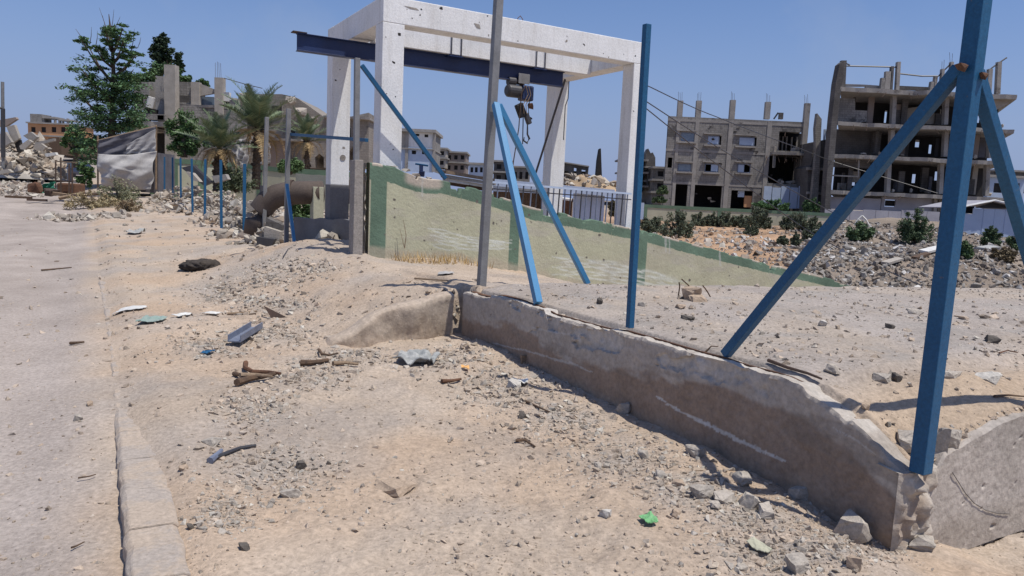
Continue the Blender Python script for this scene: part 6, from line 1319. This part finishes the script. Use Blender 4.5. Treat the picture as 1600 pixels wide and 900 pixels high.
# big feathery tree at the left
d = 50; base = at(172, 262, d); k = d / F
t = empty('feathery_tree', base, 'tall feathery dark green tree with bare twigs at its top beside the ruined house', 'tree')
def px3(x, y, dy=0.0): return at(x, y, d + dy)
tubes([([px3(172, 262), px3(175, 200), px3(178, 130), px3(176, 80), px3(172, 40), px3(170, 22)], [.28, .22, .15, .10, .06, .02])], 'trunk', M['bark'], t, 8)
segs = []; cl = []; cr_ = []
limb = [(176, 190, 112, 138), (177, 180, 215, 150), (177, 160, 125, 105), (177, 150, 212, 112), (176, 130, 130, 62), (177, 120, 218, 80), (175, 105, 150, 75), (176, 100, 195, 60), (174, 80, 165, 38), (174, 205, 135, 185), (176, 205, 208, 190), (175, 85, 187, 45), (175, 215, 145, 220), (174, 220, 200, 225), (176, 170, 165, 150), (176, 140, 192, 135)]
for (x0, y0_, x1, y1_) in limb:
    for s in range(2):
        dz_ = random.uniform(-2.2, 2.2); p = px3(x0, y0_); q = px3(x1 + random.uniform(-8, 8), y1_ + random.uniform(-6, 6), dz_); mid = (p + q) / 2 + [0, 0, -.25]; segs.append(([p, mid, q], [.09, .06, .025]))
        for f in np.linspace(.35, 1.05, 6):
            c = p + (q - p) * f + RNG.normal(0, .3, 3) * [1, 1, .5]; cl.append(c); cr_.append(random.uniform(.35, .85) * (1.0 if y1_ > 100 else .55))
for k2 in range(150):
    y = random.uniform(115, 255); hw = np.interp(y, [110, 135, 180, 225, 255], [34, 58, 56, 46, 46]); c = px3(172 + random.uniform(-1, 1) * hw * (.95), y, random.uniform(-2.2, 2.2)); cl.append(c); cr_.append(random.uniform(.45, .95))
tubes(segs, 'branches', M['bark'], t, 5)
tw = []
for (x, y, x2, y2) in ((170, 60, 155, 12), (172, 55, 178, 15), (205, 80, 210, 45), (215, 75, 220, 58), (128, 62, 118, 45), (140, 70, 143, 42), (175, 50, 188, 26), (165, 50, 160, 24), (210, 90, 225, 82), (150, 70, 152, 48)): tw.append(([px3(x, y), px3((x + x2) / 2 + 1, (y + y2) / 2), px3(x2, y2)], [.03, .02, .008]))
tubes(tw, 'bare_twigs', M['bark'], t, 4)
cl = np.array(cl); cr_ = np.array(cr_); L = clumps(cl, cr_, 85, .34, .6); leaf_mesh('crown', L, RNG.uniform(.14, .30, len(L)), leafcols(len(L), (.045, .085, .04), (.095, .17, .075)), t, .85, 2.4)
# dark conifer-like tree behind
def simple_tree(name, label, px, pyb, d, blobs, c1, c2, per=300, leaf=.3, flat=.9, trunk_r=.2, cat='tree', group=None):
    base = at(px, pyb, d); t = empty(name, base, label, cat, group); y_top = min(b[1] for b in blobs)
    tubes([([base, at(px, (pyb + y_top) / 2, d), at(blobs[0][0], blobs[0][1], d)], [trunk_r, trunk_r * .8, trunk_r * .3])] + [([at(px, (pyb + b[1]) / 2, d), at(b[0], b[1], d)], [trunk_r * .5, trunk_r * .15]) for b in blobs[1:]], 'trunk', M['bark'], t, 7)
    cs = []; rs = []
    for (x, y, r) in blobs:
        for _ in range(12):
            c = at(x + random.uniform(-.8, .8) * r, y + random.uniform(-.8, .8) * r, d + random.uniform(-.8, .8) * r * d / F); cs.append(c); rs.append(r * d / F * random.uniform(.3, .55))
    L = clumps(cs, rs, per // 12 * 2, flat, .6); leaf_mesh('crown', L, leaf * RNG.uniform(.6, 1.3, len(L)), leafcols(len(L), c1, c2), t, .3, 1.8); return t
simple_tree('cypress', 'dark dense cypress-like tree rising behind the ruined house', 252, 200, 85, [(256, 62, 14), (246, 72, 14), (258, 80, 14), (252, 92, 14), (262, 95, 10), (248, 82, 12), (256, 105, 10)], (.016, .030, .016), (.035, .055, .028), 420, .35)
simple_tree('leafy_tree', 'mid green rounded treetop behind the ruined house below the cypress', 250, 190, 80, [(232, 118, 13), (248, 112, 14), (262, 112, 12), (280, 118, 12), (292, 126, 8), (222, 126, 10), (240, 128, 12)], G1, (.07, .115, .045), 360, .35)
simple_tree('slim_tree', 'thin dark treetop just right of the cypress', 281, 190, 85, [(279, 88, 6), (281, 97, 7), (283, 106, 6)], (.02, .035, .018), (.04, .06, .03), 260, .3)
simple_tree('leafy_tree', 'small treetop peeking above the ruined house roof by the bare column', 318, 160, 80, [(312, 129, 6), (322, 131, 5)], G1, G2, 260, .3)
simple_tree('small_tree', 'bright green leafy small tree in front of the ruined house', 288, 246, 47, [(282, 185, 17), (272, 200, 14), (296, 195, 15), (288, 212, 17), (275, 222, 14), (300, 218, 14), (310, 205, 10), (286, 232, 13), (318, 222, 9), (300, 235, 9)], (.04, .08, .03), (.09, .15, .055), 420, .16)
simple_tree('small_tree', 'light green small tree at the far road end by the orange building', 118, 262, 58, [(112, 208, 13), (122, 216, 13), (104, 220, 10), (116, 228, 14), (128, 232, 12)], (.05, .095, .035), (.10, .16, .06), 380, .2)
simple_tree('shrub', 'green shrub between the parked car and the tarpaulin tent', 132, 292, 45, [(130, 262, 10), (138, 270, 10), (128, 276, 10), (136, 284, 9)], (.04, .08, .03), (.085, .14, .05), 380, .14, trunk_r=.05, cat='shrub')
# palms
def frond_mesh(L, leaf, arch, seed, c1, c2):
    rs = np.random.default_rng(seed); V = []; Fc = []; Cc = []; n = 30
    pts = []
    for i in range(n + 1):
        f = i / n; pts.append(np.array([L * f * (1 - .12 * arch * f), 0, arch * L * (.55 * f - .85 * f * f)]))
    off = 0
    for i in range(n):                               # rachis
        r = .03 * (1 - i / n) + .006; a, b = pts[i], pts[i + 1]
        V += [a + [0, -r, 0], a + [0, r, 0], b + [0, r * .9, 0], b + [0, -r * .9, 0]]; Fc.append([off, off + 1, off + 2, off + 3]); off += 4; Cc += [[.16, .14, .07]] * 4
        if i > 2:
            for sg in (-1, 1):
                for q in (0, .5):
                    l = leaf * math.sin(math.pi * min(1, .25 + .72 * i / n)) * rs.uniform(.8, 1.15); p = a + (b - a) * q
                    dirv = np.array([.62, sg * .72, rs.uniform(-.05, .35)]); dirv /= np.linalg.norm(dirv); e = p + dirv * l + [0, 0, -.10 * l]; w = np.array([.022, -sg * .008, 0])
                    V += [p - w, p + w, e]; Fc.append([off, off + 1, off + 2]); off += 3; k = rs.uniform(); Cc += [(np.array(c1) * k + np.array(c2) * (1 - k))] * 3
    return np.array(V), Fc, np.array(Cc)
def palm(label, px, pyb, pyc, d, L, r, nf, seed, lean=0, ndead=8, trunk=True, elev=(.1, 1.35)):
    base = at(px, pyb, d); c = at(px + lean, pyc, d); t = empty('palm_tree', base, label, 'palm tree', 'date palms behind the fence')
    n = 26; V = []; P0 = [base + (c - base) * i / n for i in range(n + 1)]; R0 = [r * (1.25 - .35 * i / n) * (1 + .13 * (i % 2)) for i in range(n + 1)]
    m = MB(); m.tube(P0, R0, 10); m.build('trunk', M['palm_bark'], t)
    m = MB()
    for i in range(50):                              # cut frond stubs
        f = random.uniform(.25, 1); a = random.uniform(0, 6.28); p = base + (c - base) * f; o = np.array([math.cos(a), math.sin(a), .8]) * r; m.beam(p + o * .7, p + o * 1.6, .09, .05, j=.01)
    m.build('frond_stubs', M['palm_bark'], t)
    protos = []; rs = np.random.default_rng(seed)
    for v in range(4):
        Vv, Fc, Cc = frond_mesh(L * rs.uniform(.85, 1.1), L * .24, [.25, .5, .75, .4][v], seed + v, (.080, .108, .060), (.16, .195, .125)); me_o = mesh_obj('frond', Vv + np.array(t.location), Fc, M['leaf'], t, Cc); protos.append(me_o)
    dead = []
    Vv, Fc, Cc = frond_mesh(L * .7, L * .16, 1.2, seed + 9, (.26, .17, .09), (.34, .24, .13)); dd = mesh_obj('dead_frond', Vv + np.array(t.location), Fc, M['leaf'], t, Cc)
    rel = c - np.array(t.location)
    def place(o, az, el): o.location = rel; o.rotation_euler = (rs.uniform(-.3, .3), -el, az)
    for i in range(nf):
        o = protos[i] if i < 4 else protos[i % 4].copy()
        if i >= 4: COL.objects.link(o); o.parent = t
        f = (i + .5) / nf; place(o, i * 2.39996 + rs.uniform(-.2, .2), elev[0] + (elev[1] - elev[0]) * f ** .8); s = rs.uniform(.85, 1.1); o.scale = (s, s, s)
    for i in range(ndead):
        o = dd if i == 0 else dd.copy()
        if i: COL.objects.link(o); o.parent = t
        place(o, i * 2.39996 + .5, rs.uniform(-.75, -.2))
    return t
palm('tallest date palm with a dark slim trunk behind the short blue posts', 400, 296, 205, 38, 3.0, .17, 30, 11, 2, 9)
palm('shorter date palm with a thick orange-brown crown base left of the tallest palm', 343, 300, 234, 36, 2.1, .24, 26, 21, 0, 14)
palm('small far date palm just left of the white frame', 481, 292, 222, 52, 2.4, .16, 24, 31, -2, 8)
# shrubs along the far wall and on the rubble
def shrub(px, py, w, h, label, c1=(.045, .072, .034), c2=(.09, .125, .058), per=70, spiky=.4, d=None, name='shrub', group='shrubs on the waste ground', leaf=1.0):
    g = hit(px, py) if d is None else at(px, py, d); k = g[1] / F; W, H = w * k / 2, h * k; t = empty(name, g, label, 'shrub', group); segs = []; cs = []; rr = []
    for i in range(14):
        a = random.uniform(0, 6.28); f = random.random() ** .6; tip = g + np.array([math.cos(a) * W * f, math.sin(a) * W * f * .8, H * (1 - .55 * f * f) * random.uniform(.75, 1.05)]); segs.append(([g - [0, 0, .1], (g + tip) / 2 + [0, 0, .05 * H], tip], [.025, .018, .006]))
        for q in (.3, .55, .8, 1.0):
            cs.append(g + (tip - g) * q); rr.append(min(W, H) * random.uniform(.10, .30))
    for i in range(14): a = random.uniform(0, 6.28); cs.append(g + [math.cos(a) * W * .75, math.sin(a) * W * .6, H * random.uniform(.08, .3)]); rr.append(min(W, H) * .3)
    tubes(segs, 'stems', M['bark'], t, 4); L = clumps(cs, rr, per, 1.0, .6); L[:, 2] = np.maximum(L[:, 2], zt(L[:, 0], L[:, 1], False) - .05)
    leaf_mesh('foliage', L, leaf * np.clip(.07 + .0022 * g[1], .05, .3) * RNG.uniform(.6, 1.3, len(L)), leafcols(len(L), c1, c2), t, .1, 3.0, -spiky); return t
for (x, y, w, h, lab) in ((1020, 364, 44, 30, 'first shrub by the cream boundary wall, right of the slim blue post'), (1057, 371, 48, 42, 'biggest bushy shrub by the left end of the boundary wall'), (1090, 353, 22, 22, 'small shrub left of the second wall pillar'), (1112, 353, 24, 20, 'low shrub under the second wall pillar'), (1135, 354, 24, 26, 'upright shrub right of the second wall pillar'), (1157, 355, 22, 22, 'roundish shrub between the second and third wall pillars'), (1180, 357, 34, 38, 'tall thick shrub at the middle of the boundary wall'), (1196, 358, 16, 32, 'slim tall shrub beside the tall thick one'), (1172, 367, 22, 18, 'dark low shrub on the orange bank'), (1230, 358, 24, 24, 'shrub left of the last wall pillar'), (1250, 360, 36, 34, 'broad shrub by the last wall pillar'), (1272, 360, 20, 22, 'shrub at the right end of the boundary wall'), (1243, 384, 14, 22, 'small upright shrub on the sandy bank'), (1222, 383, 16, 14, 'dark little shrub low on the sandy bank'), (1265, 376, 26, 20, 'grey-green shrub at the edge of the rubble')):
    shrub(x, y, w * 1.1, h * .95, lab, (.06, .072, .05), (.10, .115, .075), 110, .8, leaf=.75)
shrub(1342, 377, 40, 32, 'green shrub on the rubble slope below the gutted building', (.04, .07, .034), (.08, .12, .055))
shrub(1431, 380, 56, 52, 'largest dark green bush on the rubble slope', (.04, .065, .035), (.08, .115, .058), 90)
shrub(1507, 404, 26, 24, 'small round bush right of the near blue post', (.045, .08, .034), (.085, .125, .055))
shrub(1548, 384, 30, 28, 'dark bush in front of the blue shed', (.04, .065, .034), (.07, .10, .05))
shrub(1592, 392, 36, 34, 'bush at the right picture edge on the rubble', (.045, .07, .034), (.08, .115, .055))
shrub(1565, 407, 38, 22, 'brownish dry bush below the blue shed', (.12, .09, .055), (.18, .14, .09))
shrub(1205, 326, 60, 14, 'leafy creeper over the wall before the blue sheets', (.035, .075, .03), (.07, .13, .05), d=67)
shrub(1268, 330, 26, 20, 'green bush between the two big ruins', (.035, .07, .03), (.07, .12, .05), d=68)
shrub(962, 338, 24, 24, 'dry olive bush right of the white frame column', (.09, .075, .045), (.13, .12, .07), d=30)
shrub(1035, 303, 18, 12, 'far small bush left of the three-storey block', d=80)
shrub(1030, 316, 24, 8, 'low bush atop the left end of the boundary wall', d=70)
shrub(368, 298, 60, 34, 'grey-green weeds at the foot of the tall palm', (.07, .085, .05), (.11, .13, .075), d=36)
shrub(455, 268, 40, 18, 'green weeds behind the big pipe', (.05, .09, .035), (.10, .15, .06), d=26)
shrub(466, 345, 42, 36, 'bright weeds under the pipe elbow', (.05, .09, .035), (.10, .15, .06), d=19)
shrub(186, 322, 64, 46, 'dry pale green bush beside the scrap pile', (.13, .14, .085), (.21, .20, .13), 40, leaf=.8)
shrub(145, 326, 96, 26, 'dry straw-coloured brushwood in front of the tent', (.22, .17, .10), (.32, .26, .16), 40, leaf=.9)
shrub(203, 331, 46, 18, 'brown twiggy brush right of the dry bush', (.16, .11, .07), (.22, .17, .11), 25, leaf=.8)
# dry grass along the painted wall
P0 = []; pts = []
for i in range(520):
    x = random.uniform(608, 760); t_ = to_st(*on_s(x, 395, SW)[:2])[1]; s = SW - random.uniform(.03, .35) - .1 * random.random(); q = st(s, t_); q[2] = float(zt(q[0], q[1])); 
    if random.random() > np.interp(x, [608, 630, 680, 740, 760], [.5, 1, .8, .5, .1]): continue
    pts.append(q)
V = []; Fc = []; Cc = []
for q in pts:
    h = random.uniform(.05, .20); a = random.uniform(0, 6.28); e = q + [math.cos(a) * h * .6, math.sin(a) * h * .6, h]; w = np.array([math.cos(a + 1.5), math.sin(a + 1.5), 0]) * .006; n = len(V); V += [q - w - [0, 0, .02], q + w - [0, 0, .02], e]; Fc.append((n, n + 1, n + 2)); Cc += [np.array([.40, .27, .12]) * random.uniform(.6, 1.1)] * 3
tag(mesh_obj('dry_grass', np.array(V), Fc, M['leaf'], None, np.array(Cc)), kind='stuff')
# a tall dry weed stalk against the wall
m = MB(); q = on_s(632, 388, SW - .12); m.tube([q, q + [.02, 0, .2], q + [-.03, 0, .45]], [.008, .006, .003], 5); m.tube([q, q + [-.08, 0, .3]], [.006, .003], 5); tag(m.build('weed_stalk', M['wood']), 'dry bent weed stalk against the painted wall left of its scribbles', 'weed')
# timbers and slab pieces on the rubble slope
for (a, b_, c_, e, mm, w_, lab) in ((1442, 398, 1472, 386, 'white_plastic', .35, 'long white board on the rubble left of the near blue post'), (1382, 416, 1406, 404, 'pale_concrete', .25, 'pale lath low on the rubble slope'), (1533, 392, 1553, 385, 'cloth_grey', .45, 'light slab lying below the blue shed'), (1318, 350, 1313, 362, 'white_plastic', .3, 'short white board standing at the top left of the rubble'), (1428, 408, 1450, 396, 'roots', .2, 'dark beam beside the long white board')):
    p = hit(a, b_); q = at(c_, e, p[1] + 1.0); m = MB(); m.beam(p + [0, 0, .1], q, w_, .08, [1.0, 0, 0]); tag(m.build('board', M[mm]), lab, 'board')
m = MB()
for (a, b_) in (((1341, 343), (1347, 337)), ((1347, 337), (1353, 343)), ((1353, 343), (1348, 348)), ((1348, 348), (1341, 343)), ((1341, 343), (1335, 352)), ((1353, 343), (1358, 352))): m.beam(at(*a, 55), at(*b_, 55), .09, .09)
tag(m.build('bent_frame', M['white_plastic']), 'twisted white metal frame at the top of the rubble slope', 'metal frame')
# broken slabs behind the short posts
for k, (pts, dd, mm, lab) in enumerate((([(283, 262), (300, 258), (330, 285), (318, 290)], 33, 'dark_steel', 'dark leaning panel behind the middle short posts'), ([(290, 268), (300, 270), (312, 284), (300, 282)], 32.6, 'pale_concrete', 'pale broken slab on the dark leaning panel'),
        ([(384, 318), (400, 312), (405, 324), (388, 332)], 20, 'pale_concrete', 'rounded pale slab left of the plain grey post'), ([(416, 340), (442, 352), (440, 364), (414, 356)], 16.5, 'dark_block', 'tilted dark slab between the two grey posts'), ([(413, 354), (438, 362), (436, 378), (412, 372)], 16.3, 'pale_concrete', 'whitish broken block between the two grey posts'), ([(400, 370), (428, 374), (424, 388), (402, 386)], 16.1, 'dark_steel', 'dark sheet lying at the foot of the grey posts'), ([(330, 275), (352, 272), (356, 280), (336, 286)], 33, 'slab', 'grey slab piece at the foot of the short palm'))):
    m = MB(); polyp(m, pts, dd, .35); tag(m.build('broken_slab', M[mm]), lab, 'slab', 'broken slabs behind the fence')
